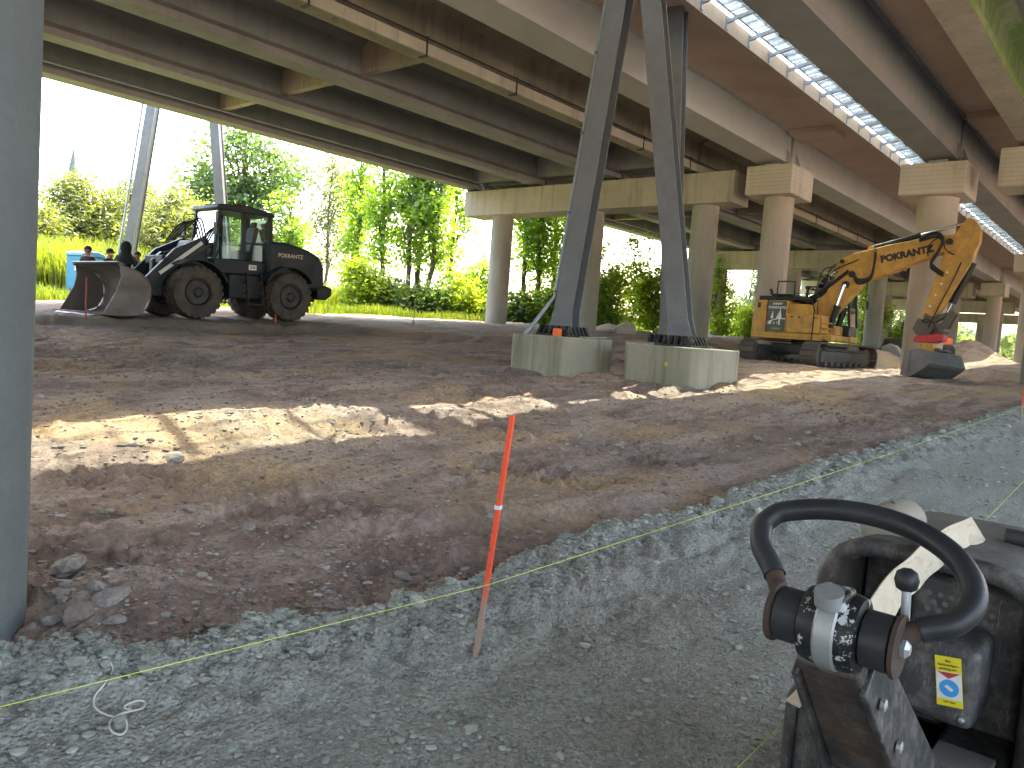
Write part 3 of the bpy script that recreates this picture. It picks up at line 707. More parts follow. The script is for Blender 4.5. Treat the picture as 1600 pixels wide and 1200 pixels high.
# front frame, boom arms, linkage
MB().box(.1, 2.15, -.42, .42, .58, 1.1).prism([(.75,1.0),(1.95,1.0),(1.55,1.7),(1.25,2.25),(.85,2.3)], -.46, .46, 'y').box(1.15,1.85,-.8,.8,.6,.9).build('front_frame', MT['loader'], wl, bevel=.04)
for s in (-1, 1):
    MB().prism([(.82,2.12),(1.05,2.36),(1.9,1.95),(2.75,1.05),(3.05,.55),(2.95,.32),(2.72,.34),(2.45,.75),(1.8,1.45)], s*.62-.07, s*.62+.07, 'y').build('lift_arm', MT['loader'], wl, bevel=.015)
    MB().cyl((.62,s*.58,1.15),(1.5,s*.58,1.42),.085).cyl((1.5,s*.58,1.42),(2.0,s*.58,1.56),.045).build('lift_cylinder', MT['black'], wl, smooth=40)
    MB().bar((1.12,s*.705,2.18),(2.35,s*.705,1.22),.012,.1,(0,0,1)).build('painted_glint', MT['white'], wl)  # pale reflections along the lift arms drawn as white bars
MB().bar((2.1,-.55,1.62),(2.1,.55,1.62),.24,.24).build('arm_cross_tube', MT['loader'], wl, bevel=.03)
MB().prism([(1.8,1.75),(2.0,1.86),(2.28,1.6),(2.3,1.0),(2.1,.85),(2.0,1.35)], -.1, .1, 'y').build('tilt_lever', MT['loader'], wl, bevel=.02)
MB().cyl((.95,0,2.1),(1.5,0,1.95),.1).cyl((1.5,0,1.95),(1.95,0,1.78),.055).build('tilt_cylinder', MT['black'], wl, smooth=40)
MB().cyl((2.15,0,1.0),(3.1,0,.95),.05).build('tilt_link', MT['black'], wl, smooth=40)
for i, yy in enumerate((-.2,-.05,.1,.25)):
    MB().tube(smooth_path([(.75,yy,2.2),(.95,yy+.02,2.75+.05*i),(1.35,yy+.02,2.72-.03*i),(1.75,yy,2.2)], 8), .024, 8).build('hydraulic_hose', MT['hose'], wl, smooth=40)
# bucket
BP = [(4.35,.05),(3.5,.03),(3.12,.16),(2.95,.5),(2.98,.92),(3.25,1.20),(3.78,1.36)]
bs = smooth_path([(x, 0, z) for x, z in BP], 5); W2 = 1.52
sh = MB(); n = len(bs); inner = []
for i, p in enumerate(bs):
    a = bs[max(i-1, 0)]; b = bs[min(i+1, n-1)]; t = (b-a).normalized(); nn = Vector((-t.z, 0, t.x)); inner.append(p-nn*.03 if False else p+nn*(-.03))
prof = [(p.x, p.z) for p in bs]+[(p.x, p.z) for p in inner[::-1]]
for i in range(n-1):
    for y0, y1 in ((-W2, W2),):
        o0, o1, i0, i1 = bs[i], bs[i+1], inner[i], inner[i+1]
        sh.add([(o0.x,y0,o0.z),(o1.x,y0,o1.z),(o1.x,y1,o1.z),(o0.x,y1,o0.z),(i0.x,y0,i0.z),(i1.x,y0,i1.z),(i1.x,y1,i1.z),(i0.x,y1,i0.z)], [(0,1,2,3),(4,7,6,5),(0,4,5,1),(3,2,6,7)])
bk = sh.build('bucket', MT['worn_steel'], wl, smooth=50)
side = [(4.15,.06),(3.5,.05),(3.14,.18),(2.98,.5),(3.0,.92),(3.26,1.18),(3.74,1.33),(3.70,1.05),(3.78,.75)]
for s in (-1, 1): MB().prism(side, s*(W2-.035)-.015, s*(W2-.035)+.015, 'y').build('bucket_side', MT['worn_steel'], bk, bevel=.006)
MB().prism([(4.5,.015),(4.2,.012),(4.2,.048),(4.35,.055)], -W2-.02, W2+.02, 'y').build('cutting_edge', MT['worn_steel'], bk, bevel=.004)
MB().prism([(3.72,1.34),(3.84,1.41),(3.8,1.44),(3.6,1.36)], -W2, W2, 'y').build('bucket_rim', MT['worn_steel'], bk, bevel=.006)
for s in (-1, 1): MB().prism([(2.97,.2),(2.97,.95),(2.66,.6),(2.66,.36)], s*.62-.16, s*.62-.1, 'y').prism([(2.97,.2),(2.97,.95),(2.66,.6),(2.66,.36)], s*.62+.1, s*.62+.16, 'y').build('bucket_ear', MT['black'], bk)
fl = lambda x, z, y=.99: frame((x, y, z), (-1,0,0), (0,0,1))
text('POKRANTZ', .17, plain('letter_gold', (.62,.55,.35), .5), wl, fl(-1.65, 2.02, .985), weight=.003)
MB().box(-.62,-.36,.722,.728,1.50,1.66).build('number_plate', MT['white'], cb); text('246', .12, MT['black'], cb, fl(-.49, 1.58, .730))
MB().box(-.09,.0,.82,.845,.93,.98).build('side_marker', MT['orange'], wl)

# ------------------------------------------------------------------ excavator
EXX, EXY = 27.8, 9.95
ex = thing('excavator', 'yellow tracked excavator with raised jointed boom and a wide grey bucket on a tilting head', 'excavator', (EXX, EXY, float(gz0(EXX, EXY))-.10), R_(-90))
TR = Matrix.Rotation(R_(79), 4, 'Z')
def tb(mb, T=TR): mb.v = [tuple(T @ Vector(p)) for p in mb.v]; return mb
shoe = MB().box(-.092,.092,-.30,.30,-.012,.018).box(-.085,-.065,-.30,.30,.018,.045).box(-.01,.01,-.30,.30,.018,.04).box(.06,.08,-.30,.30,.018,.045)
shoe_me = None
for s in (-1, 1):
    y = s*1.2; L2, rr, zc = 1.62, .40, .45
    fr_ = MB().box(-1.5,1.5,y-.17,y+.17,.22,.62).box(-1.3,1.3,y-.2,y+.2,.62,.70)
    tk = tb(fr_).build('track', MT['bucket_dark'], ex, bevel=.03)
    tb(MB().lathe([(.30,-.1),(.33,-.06),(.33,.06),(.30,.1),(.1,.14),(.02,.14)], (-L2,y,zc), (0,1,0), 24)).build('sprocket', MT['track'], tk, smooth=40)
    tb(MB().lathe([(.30,-.1),(.33,-.06),(.33,.06),(.30,.1),(.1,.14),(.02,.14)], (L2,y,zc), (0,1,0), 24)).build('idler', MT['track'], tk, smooth=40)
    for i in range(7): tb(MB().lathe([(.09,-.2),(.12,-.1),(.12,.1),(.09,.2)], (-1.2+i*.4,y,.18), (0,1,0), 14)).build('roller', MT['track'], tk, smooth=40)
    per = 2*(2*L2)+2*math.pi*rr; nsh = int(per/.19)
    for k in range(nsh):
        u = k*per/nsh; 
        if u < 2*L2: p = (-L2+u, zc+rr-.0); an = 0
        elif u < 2*L2+math.pi*rr: t_ = (u-2*L2)/rr; p = (L2+rr*math.sin(t_), zc+rr*math.cos(t_)); an = t_
        elif u < 4*L2+math.pi*rr: p = (L2-(u-2*L2-math.pi*rr), zc-rr); an = math.pi
        else: t_ = (u-4*L2-math.pi*rr)/rr; p = (-L2-rr*math.sin(t_), zc-rr*math.cos(t_)); an = math.pi+t_
        if shoe_me is None: so1 = MB().add(shoe.v, shoe.f).build('shoe', MT['track'], tk); shoe_me = so1.data
        else: so1 = bpy.data.objects.new('shoe', shoe_me); COL.objects.link(so1); so1.parent = tk
        so1.matrix_local = TR @ Matrix.Translation((p[0], y, p[1])) @ Matrix.Rotation(an, 4, 'Y')
tb(MB().box(-.75,.75,-1.05,1.05,.42,.80)).build('carbody', MT['bucket_dark'], ex, bevel=.06)
MB().cyl((0,0,.78),(0,0,1.0),.62,n=32).build('slew_ring', MT['black'], ex, smooth=40)
MB().box(-1.5,1.2,-1.28,1.28,.96,1.16).build('upper_frame', MT['yellow'], ex, bevel=.03)
cw = [( -1.1,-1.33),(-1.45,-1.33),(-1.72,-1.1),(-1.84,-.5),(-1.84,.5),(-1.72,1.1),(-1.45,1.33),(-1.1,1.33)]
MB().prism(cw, .92, 2.26, 'z').build('counterweight', MT['yellow'], ex, bevel=.05, seg=3)
# right side (towards the footings): decal door, tool box, sill, steps
MB().box(-1.09,-.40,-1.33,1.33,1.17,2.26).build('engine_door', MT['yellow'], ex, bevel=.025)
MB().box(-.395,.25,-1.20,.35,1.17,2.16).build('engine_cover', MT['yellow'], ex, bevel=.025)
MB().box(-.39,.78,-1.34,-.45,1.165,1.80).build('tool_box', MT['yellow'], ex, bevel=.03)
MB().box(-1.6,.9,-1.36,-1.282,.93,1.12).build('side_sill', MT['yellow'], ex, bevel=.015)
sx = MB()
for i in range(4): sx.box(.80,1.04,-1.33,-.85,1.02+.17*i,1.055+.17*i)
sx.box(.80,.84,-1.33,-.85,.95,1.7); sx.build('step', MT['yellow'], ex, bevel=.008)
MB().box(-1.45,-1.35,-1.345,-1.328,1.98,2.16).build('vent', MT['black'], ex)
for x0_, x1_, z0_, z1_ in ((.18,.186,1.18,1.79),(-1.1,-1.094,1.18,2.25),(-1.62,.9,1.018,1.024)): MB().box(x0_, x1_, -1.3625 if z1_ < 1.1 else -1.3425, -1.330, z0_, z1_).build('panel_seam', MT['black'], ex)
for x_, z_ in ((.05,1.7),(.62,1.7),(-.2,1.7)): MB().box(x_-.05, x_+.05, -1.352, -1.341, z_-.02, z_+.02).build('latch', MT['black'], ex)
MB().tube([(.0,-1.2,2.16),(.0,-1.2,2.3),(.22,-1.2,2.3),(.22,-1.2,2.16)], .014, 8).build('handrail', MT['hose'], ex, smooth=50)
dk = NT('decal_panel'); dk = dk.done(dk.mix(dk.ramp(dk.noise(1.6, 3, .5, dk.co()), [(.4,0),(.6,1)]), (.045,.065,.04), (.075,.09,.06)), .5)
dcl = MB().box(-1.07,-.42,-1.338,-1.334,1.19,2.24).build('decal', dk, ex)
fx = lambda x, z, y=-1.3400: frame((x, y, z), (1,0,0), (0,0,1))
text('HARRY', .11, MT['white'], ex, fx(-.745, 2.13), shear=.2, weight=.002); text('POKRANTZ', .118, MT['white'], ex, fx(-.745, 2.0), shear=.2, weight=.002)
sl_ = MB()
for poly in ([(-.96,1.62),(-.86,1.62),(-.88,1.9)], [(-.70,1.62),(-.56,1.62),(-.62,1.98)], [(-.76,1.62),(-.71,1.62),(-.66,1.9)]): sl_.prism(poly, -1.3405, -1.3390, 'y')
for i in range(10):
    xa = -1.05+.063*i; z0 = 1.45+.17*math.sin(math.pi*min(1, (i+1)/8)/2); z1 = 1.45+.17*math.sin(math.pi*min(1, (i+2)/8)/2)
    sl_.prism([(xa,z0-.015),(xa+.063,z1-.015),(xa+.063,z1+.015),(xa,z0+.015)], -1.3405, -1.3390, 'y')
sl_.prism([(-1.05,1.42),(-.93,1.42),(-.9,1.56),(-.98,1.5)], -1.3405,-1.3390,'y'); sl_.prism([(-.66,1.40),(-.61,1.40),(-.61,1.6),(-.66,1.6)], -1.3405,-1.3390,'y')
sl_.build('emblem', MT['white'], ex); text('A·T', .13, MT['white'], ex, fx(-.77, 1.46)); text('P L M B E R', .06, MT['white'], ex, fx(-.745, 1.27))
MB().box(-1.55,.1,-1.1,.9,2.262,2.42).box(-1.2,-.4,-.9,.5,2.42,2.52).build('engine_hood', MT['black'], ex, bevel=.05)
for (xa, xb) in ((-.85,-.25),):
    MB().tube(smooth_path([(xa,-1.2,2.26),(xa,-1.2,2.86),(xa+.05,-1.2,2.92),(xb-.05,-1.2,2.92),(xb,-1.2,2.86),(xb,-1.2,2.26)], 3), .022, 8).build('handrail', MT['hose'], ex, smooth=50)
MB().tube([(-.25,-1.2,2.52),(.55,-1.15,2.52),(.6,-1.15,1.82)], .016, 8).build('handrail', MT['hose'], ex, smooth=50)
MB().tube([(.55,-1.36,.95),(.55,-1.36,1.95),(.4,-1.2,2.25)], .018, 8).build('handrail', MT['hose'], ex, smooth=50)
MB().tube([(-1.3,-.6,2.5),(-1.3,-.6,2.62),(-1.36,-.6,2.68)], .05, 10).build('exhaust', MT['black'], ex, smooth=40)
# cab on the left side, beyond the boom
xc = MB().box(-.45,1.18,.42,1.3,1.17,1.55).build('cab', MT['black'], ex, bevel=.03)
for (x, z, x2, z2) in ((1.18,1.5,1.02,2.82),(.2,1.5,.2,2.85),(-.42,1.5,-.4,2.82)):
    for y in (.45,1.27): MB().bar((x,y,z),(x2,y,z2),.08,.08,(0,1,0)).build('pillar', MT['black'], xc)
MB().box(-.5,1.08,.4,1.32,2.8,2.92).build('cab_roof', MT['black'], xc, bevel=.04)
for y in (.45,1.27):
    MB().add([(1.12,y,1.55),(.25,y,1.55),(.25,y,2.8),(1.0,y,2.8)], [(0,1,2,3)]).build('side_window', MT['glass'], xc)
    MB().add([(.15,y,1.55),(-.38,y,1.55),(-.36,y,2.8),(.15,y,2.8)], [(0,1,2,3)]).build('side_window', MT['glass'], xc)
MB().add([(1.18,.5,1.5),(1.18,1.22,1.5),(1.04,1.22,2.8),(1.04,.5,2.8)], [(0,1,2,3)]).build('windscreen', MT['glass'], xc)
MB().box(-.25,.2,.62,1.1,1.56,1.85).bar((-.2,.86,1.8),(-.35,.86,2.5),.46,.12,(1,0,0)).build('seat', MT['black'], xc, bevel=.04)
MB().box(.95,1.28,.42,1.3,.95,1.165).build('front_deck', MT['yellow'], ex, bevel=.03)
MB().tube([(1.05,1.3,2.6),(1.45,1.4,2.7),(1.45,1.4,2.4)], .016, 8).box(1.42,1.48,1.32,1.48,2.2,2.5).build('mirror', MT['black'], ex)
MB().box(.6,1.0,-.42,.38,1.165,1.5).build('boom_mount', MT['yellow'], ex, bevel=.04)
# boom (two pieces), in the x-z plane of the upper structure
BY = -.02
def plate(poly, w, name, m, par, bev=.02): return MB().prism(poly, BY-w, BY+w, 'y').build(name, m, par, bevel=bev)
b1 = plate([(-.05,1.42),(-.16,1.75),(.05,2.15),(.5,2.62),(.78,3.2),(.95,3.62),(1.3,3.68),(1.62,3.45),(1.72,3.12),(1.45,2.72),(1.05,2.2),(.7,1.72),(.35,1.42)], .29, 'boom', MT['yellow'], ex)
b2 = plate([(.72,3.5),(.82,3.78),(1.3,4.0),(2.5,4.30),(3.85,4.55),(4.28,4.56),(4.42,4.34),(4.30,4.12),(3.85,3.95),(3.3,3.72),(2.6,3.38),(1.8,3.08),(1.35,3.05)], .235, 'boom', MT['yellow'], ex)
for x, z, r in ((1.33,3.28,.11),(1.16,2.93,.12),(4.18,4.34,.10),(.95,3.72,.07)):
    MB().cyl((x,BY-.34,z),(x,BY+.34,z),r,n=18).build('pivot_pin', MT['black'], b2, smooth=40)
text('POKRANTZ', .30, plain('letter_black', (.02,.018,.015), .5), b2, frame((2.95, BY-.2385, 3.955), (1,0,.235), (0,0,1)), weight=.02)
# main boom cylinders, adjusting cylinder, arm cylinder
def cyl2(a, b, r1, r2, split, name, par=ex):
    a, b = Vector(a), Vector(b); c = a.lerp(b, split)
    o = MB().cyl(a, c, r1).cyl(c-(c-a).normalized()*.08, c, r1*1.2).build(name, MT['black'], par, smooth=40)
    MB().cyl(c, b, r2).build('piston_rod', MT['chrome'], o, smooth=40); return o
for y in (-.40,.36): cyl2((.80,y,1.40),(1.16,y,2.93),.105,.055,.52,'boom_cylinder')
cyl2((.05,BY,2.75),(.95,BY,3.75),.09,.05,.5,'adjust_cylinder')
cyl2((1.75,BY,4.18),(4.66,BY,5.0),.085,.045,.52,'arm_cylinder')
plate([(1.62,3.98),(1.7,4.26),(1.85,4.26),(2.0,4.12)], .10, 'cylinder_bracket', MT['yellow'], b2, .01)
# arm
am = plate([(4.58,5.08),(4.76,5.06),(4.98,4.70),(4.98,4.35),(4.80,3.60),(4.22,2.35),(3.98,1.92),(3.72,1.80),(3.58,1.95),(3.72,2.7),(3.95,3.6),(4.02,4.0),(4.2,4.5)], .185, 'arm', MT['yellow'], ex)
cyl2((4.86,BY,3.70),(4.26,BY,2.05),.095,.05,.78,'bucket_cylinder')
for z_ in (0, 1, 2, 3): MB().cyl((3.80+.13*z_,BY-.21,2.3+.36*z_),(3.80+.13*z_,BY-.185,2.3+.36*z_),.035,n=10).build('grease_fitting', MT['white'], am)
# hoses
HP = [[(-.1,-.32,1.55),(-.38,-.36,1.95),(-.15,-.38,2.35),(.3,-.36,2.65),(.75,-.36,3.0),(1.2,-.36,3.42)],
      [(1.4,-.30,3.25),(1.6,-.42,3.08),(1.95,-.36,3.25),(2.02,-.34,3.85),(1.95,-.2,4.18)],
      [(3.3,-.28,4.46),(3.75,-.34,4.62),(4.0,-.4,4.45),(3.9,-.4,4.05),(3.72,-.34,3.7),(3.9,-.3,3.5),(4.1,-.28,3.35)],
      [(3.6,-.3,3.9),(3.62,-.38,4.2),(3.95,-.4,4.5),(4.1,-.36,4.1),(4.35,-.3,3.9)], [(.2,.2,3.0),(.55,.1,3.6),(1.2,-.05,3.8)], [(.1,-.1,2.85),(.35,-.2,3.45),(1.0,-.25,3.55)], [(.4,-.3,2.85),(.7,-.36,3.35),(1.5,-.30,3.8)],
      [(4.55,-.2,3.7),(4.35,-.28,3.0),(4.1,-.25,2.4),(3.95,-.3,1.9),(3.85,-.35,1.6)], [(3.5,-.1,1.6),(3.75,-.4,1.85),(4.05,-.42,1.7),(3.95,-.35,1.4)]]
for hi, p in enumerate(HP):
    nh = 6 if hi == 0 else (3 if hi in (1, 2) else 1)
    for k in range(nh):
        q = [(x, y-.035*(k % 2)+.05*k*(hi == 0), z-.055*k+.02*math.sin(i*2+k)) for i, (x, y, z) in enumerate(p)]
        MB().tube(smooth_path(q, 7), .034 if hi < 3 else .02, 8).build('hydraulic_hose', MT['hose'], ex, smooth=50)
for k in range(6):
    x = -.1+k*.2; MB().tube(smooth_path([(x,-.1+.1*(k % 3),2.32+.9*x),(x+.06,-.25+.1*(k % 3),2.85+.9*x),(x+.26,-.22,2.85+.95*x)], 5), .018, 6).build('steel_pipe', MT['galv'] if k % 2 else MT['yellow'], b1, smooth=50)
MB().box(.1,.36,-.25,.15,2.5,2.8).box(.4,.6,-.2,.2,2.8,3.05).build('valve_block', MT['bucket_dark'], b1, bevel=.02)
# linkage, tiltrotator, bucket
SH = Matrix.Translation((-.34, 0, .12))
LKP = [(4.72,2.08),(4.9,1.95),(4.72,1.5),(4.5,1.42),(4.45,1.6),(4.6,1.75)]
for y in (BY-.24, BY+.24):
    tb(MB().prism(LKP, y-.04, y+.04, 'y'), SH).build('bucket_link', MT['track'], ex, bevel=.01)
    tb(MB().prism([(4.02,1.95),(4.2,1.85),(4.75,2.02),(4.7,1.9),(4.3,1.65),(4.0,1.65)], y*.8-.025, y*.8+.025, 'y'), SH).build('guide_link', MT['track'], ex, bevel=.01)
th = tb(MB().prism([(3.85,1.78),(4.05,1.62),(4.35,1.68),(4.62,1.5),(4.62,1.25),(4.3,1.12),(3.85,1.22),(3.72,1.42)], BY-.30, BY+.30, 'y').cyl((4.6,-.55,1.4),(4.6,.5,1.4),.085,n=14), SH).build('tilt_head', MT['track'], ex, bevel=.03)
tb(MB().prism([(3.78,1.0),(3.8,1.18),(4.5,1.32),(4.66,1.25),(4.64,1.08),(4.4,1.0)], BY-.33, BY+.33, 'y'), SH).build('tilt_hook', MT['red'], th, bevel=.03)
tb(MB().cyl((4.2,BY,.98),(4.2,BY,.72),.26,n=24).box(3.9,4.5,BY-.25,BY+.25,.72,.84), SH).build('rotator', MT['yellow'], ex, bevel=.02)
for s in (-1, 1): tb(MB().prism([(3.95,.70),(4.45,.70),(4.4,.98),(4.1,1.0)], BY+s*.3-.03, BY+s*.3+.03, 'y'), SH).build('quick_coupler', MT['yellow'], ex, bevel=.01)
# bucket: turned square under the rotator, opening towards the machine, lip down
BT = Matrix.Translation((4.08, BY, -.20)) @ Matrix.Rotation(R_(158.5), 4, 'Z') @ Matrix.Rotation(R_(3), 4, 'X')
WB = .95
SD = [(.46,0),(.02,.22),(-.36,.52),(-.42,.62),(-.22,1.02),(.10,1.06)]
kb = MB()
for p, q in zip(SD, SD[1:]):
    t_ = (Vector((q[0],0,q[1]))-Vector((p[0],0,p[1]))).normalized(); nn = Vector((-t_.z, 0, t_.x))*.035
    kb.add([(p[0],-WB,p[1]),(q[0],-WB,q[1]),(q[0],WB,q[1]),(p[0],WB,p[1]),(p[0]-nn.x,-WB,p[1]-nn.z),(q[0]-nn.x,-WB,q[1]-nn.z),(q[0]-nn.x,WB,q[1]-nn.z),(p[0]-nn.x,WB,p[1]-nn.z)], [(0,1,2,3),(4,7,6,5),(0,4,5,1),(3,2,6,7)])
eb = tb(kb, BT).build('bucket', MT['bucket_dark'], ex, smooth=20)
for s in (-1, 1):
    tb(MB().prism([(.48,.01)]+SD[1:]+[(.32,.98),(.40,.93)], s*(WB+.0)-.016, s*(WB+.0)+.016, 'y'), BT).build('bucket_side', MT['worn_steel'], eb, bevel=.006)
    tb(MB().prism([(.50,-.02),(.26,.10),(.23,1.0),(.45,.96)], s*(WB+.026)-.009, s*(WB+.026)+.009, 'y'), BT).build('side_cutter', MT['worn_steel'], eb, bevel=.004)
tb(MB().prism([(.56,-.05),(.33,.06),(.35,.10),(.48,.02)], -WB-.03, WB+.03, 'y'), BT).build('cutting_edge', MT['worn_steel'], eb)
tb(MB().box(-.28,.14,-.32,.32,1.06,1.12), BT).build('bucket_mount', MT['bucket_dark'], eb, bevel=.02)
for s in (-1, 1): tb(MB().prism([(-.3,1.04),(.2,1.06),(.12,1.16),(-.2,1.16)], s*.2-.025, s*.2+.025, 'y'), BT).build('bucket_ear', MT['track'], eb, bevel=.008)

# ------------------------------------------------------------------ vibrating plate in the foreground
CY = .406; HC = Vector((1.316, CY, .995))
vp = thing('plate_compactor', 'worn black vibrating plate compactor with ring handle and beige strap on the gravel', 'compactor', (2.2, CY, float(gravel_z(2.2, CY))))
def vb(mb, name, m, par=None, **kw):
    T = vp.location; mb.v = [(p[0]-T.x, p[1]-T.y, p[2]-T.z) for p in mb.v]; return mb.build(name, m, par or vp, **kw)
def worn_black(name, base=(.020,.022,.024), rust=(.085,.045,.028), dust=(.17,.165,.15), du=.6, ru=.4, rough=.4):
    t = NT(name); p = t.co()
    c = t.mix(t.math('MULTIPLY', t.ramp(t.noise(6, 6, .7, p, .4), [(.45,0),(.7,1)]), ru), base, rust)
    c = t.mix(t.math('MULTIPLY', t.ramp(t.noise(17, 6, .75, p), [(.48,0),(.72,1)]), du), c, dust)
    sc_ = t.noise(12, 3, .8, t.co((9,9,1.2)), 1.5); c = t.mix(t.ramp(sc_, [(.60,0),(.68,.7)]), c, (.22,.205,.185))
    return t.done(c, t.ramp(t.noise(9, 5, .7, p), [(.3,rough-.1),(.7,rough+.3)]), t.bump(t.noise(60, 4, .6, p), .15, .003))
MT['wb'] = worn_black('worn_black_steel'); MT['wb2'] = worn_black('worn_black_dusty', (.034,.036,.038), du=.8, rough=.48)
MT['wb3'] = worn_black('rusty_black_arm', (.026,.022,.02), (.10,.05,.028), du=.5, ru=.9)
MT['chip'] = paint('chipped_black', (.009,.010,.011), .28, .1, (.05,.05,.045), wear=(.42,.44,.45), scale=3.6)
MT['bare'] = paint('bare_steel', (.40,.42,.43), .38, .3, (.15,.14,.13), metal=.7, scale=3)
MT['grip'] = paint('grip_rubber', (.017,.019,.022), .34, .3, (.05,.05,.05), scale=2)
MT['rust'] = paint('rusty_flange', (.034,.022,.019), .6, .5, (.14,.08,.05), scale=4)
th_ = R_(45); vv = Vector((math.cos(th_), 0, math.sin(th_)))
ringp = [(.074,.018),(.112,.078),(.150,.122),(.166,.165),(.160,.190),(.137,.215),(.066,.240),(-.012,.248),(-.090,.237),(-.157,.205),(-.199,.160),(-.212,.114),(-.194,.070),(-.154,.044),(-.115,.014)]
RP = [HC+Vector((0, (y+.022)*.96-.022, 0))+vv*t_*.95 for y, t_ in ringp]
sp_ = smooth_path(RP, 7)
vb(MB().tube(sp_[6:-6], .0198, 18), 'ring_handle', MT['grip'], smooth=60)
for e in (sp_[:8], sp_[-8:]): vb(MB().tube(e, .0165, 14), 'handle_end', MT['rust'], smooth=60)
RC = HC.copy(); HC = HC+Vector((0, -.024, 0))
hx = lambda o: HC+Vector((0, o, 0))
hub = vb(MB().lathe([(.052,-.047),(.060,-.044),(.064,-.030),(.064,.030),(.060,.044),(.052,.047)], HC, (0,1,0), 36), 'hub', MT['chip'], smooth=30)
vb(MB().lathe([(.0645,-.018),(.068,-.015),(.068,.012),(.0645,.016)], HC, (0,1,0), 36), 'hub_band', MT['bare'], hub, smooth=30)
vb(MB().tube([HC+Vector((-.040,.0,.050)), HC+Vector((-.048,0,.073))], .023, 24), 'hub_cap', MT['bare'], hub, smooth=30)
vb(MB().bar(HC+Vector((-.018,-.027,.055)), HC+Vector((-.018,.027,.055)), .066, .034), 'hub_clamp', MT['chip'], hub, bevel=.008)
for s in (-1, 1):
    vb(MB().lathe([(.042,s*.048),(.046,s*.050),(.046,s*.090),(.043,s*.092)], HC, (0,1,0), 32), 'bushing', MT['grip'], smooth=30)
    vb(MB().lathe([(.046,s*.093),(.051,s*.095),(.051,s*.102),(.02,s*.103)], HC, (0,1,0), 32).bar(hx(s*.098), hx(s*.098)+vv*.035, .03, .012, (0,1,0)), 'end_flange', MT['rust'], smooth=30)
    vb(MB().lathe([(.016,s*.103),(.016,s*.110),(.008,s*.116)], HC, (0,1,0), 6), 'nut', MT['bare'])
# steering arm
A0, A1 = HC+Vector((.01, .002, -.04)), Vector((1.95, CY-.034, .36))
da = (A1-A0).normalized(); ua = Vector((-da.z, 0, da.x)); ua = ua if ua.x < 0 else -ua
arm = vb(MB().bar(A0, A1, .105, .075, ua, .17, .14), 'steering_arm', MT['wb3'], bevel=.008)
for s in (-1, 1): vb(MB().bar(A0+Vector((0, s*.056, 0))+da*.03, A1+Vector((0, s*.092, 0)), .012, .10, ua, .012, .19), 'arm_side_plate', MT['wb'], arm, bevel=.003)
for t_ in (.12,.30,.48,.66,.84):
    q = A0.lerp(A1, t_)+Vector((0, -(.064+.036*t_), 0))+ua*(.02+.03*t_)
    vb(MB().lathe([(.011,0),(.011,-.007),(.005,-.009)], q, (0,1,0), 8), 'bolt', MT['bare'], arm)
vb(MB().bar(A0.lerp(A1, .5)+ua*.056, A0.lerp(A1, .515)+ua*.058, .14, .012, ua), 'arm_ridge', MT['wb2'], arm)
# hood with rounded rear opening
def u_path(y0, y1, z0, z1, r, n=7):
    a = [(y0, z0)]+[(y0-r+r*math.cos(R_(t)), z1-r+r*math.sin(R_(t))) for t in np.linspace(0, 90, n)]
    b = [(y1+r-r*math.sin(R_(t)), z1-r+r*math.cos(R_(t))) for t in np.linspace(0, 90, n)]+[(y1, z0)]
    return a+b
U1 = u_path(.650, .165, .30, .955, .12)
vb(MB().tube([(2.13, y, z) for y, z in U1], .026, 14), 'hood_rim', MT['wb2'], smooth=60)
UO = u_path(.655, .160, .28, .975, .13); UI = u_path(.640, .175, .28, .96, .12)
xs = [2.14, 2.5, 2.8, 2.95, 3.02]; dr = [0, .0, -.015, -.06, -.14]
def hoodring(U, x, d): return [(x, y+(CY-y)*(-d)*.8, z+d*(1 if z > .5 else 0)) for y, z in U]
hd = MB()
for (U) in (UO, UI):
    b0 = len(hd.v)
    for x, d in zip(xs, dr): hd.v += hoodring(U, x, d)
    m_ = len(U)
    for i in range(len(xs)-1):
        for j in range(m_-1): hd.f.append((b0+i*m_+j, b0+i*m_+j+1, b0+(i+1)*m_+j+1, b0+(i+1)*m_+j))
b0 = len(hd.v); hd.v += hoodring(UO, 3.02, -.14); hd.f.append(tuple(range(b0, b0+len(UO))))
hood = vb(hd, 'hood', paint('hood_dusty', (.05,.052,.05), .5, .8, (.19,.175,.145), scale=2.5), smooth=40, fix=False)
pn = vb(MB().box(2.42, 2.44, .19, .63, .35, .93), 'radiator_panel', MT['wb'], None, bevel=.005)
vb(MB().box(2.22, 2.41, .20, .46, .5, .90), 'engine_cowl', MT['wb2'], None, bevel=.02)
ho = MB()
for i in range(6):
    for j in range(5): ho.lathe([(.0075,0),(.0075,-.004),(.002,-.004)], (2.219, .42-.026*i-(.013 if j % 2 else 0), .85-.021*j), (1,0,0), 8)
vb(ho, 'perforations', plain('hole_grey', (.12,.125,.12), .8))
ebx = vb(MB().box(2.0, 2.2, .262, .432, .61, .80), 'engine_box', MT['wb2'], None, bevel=.022, seg=4)
for y in (.285,.41): vb(MB().lathe([(.007,0),(.007,-.004),(.003,-.006)], (1.999, y, .635), (1,0,0), 8), 'bolt', MT['bare'], ebx)
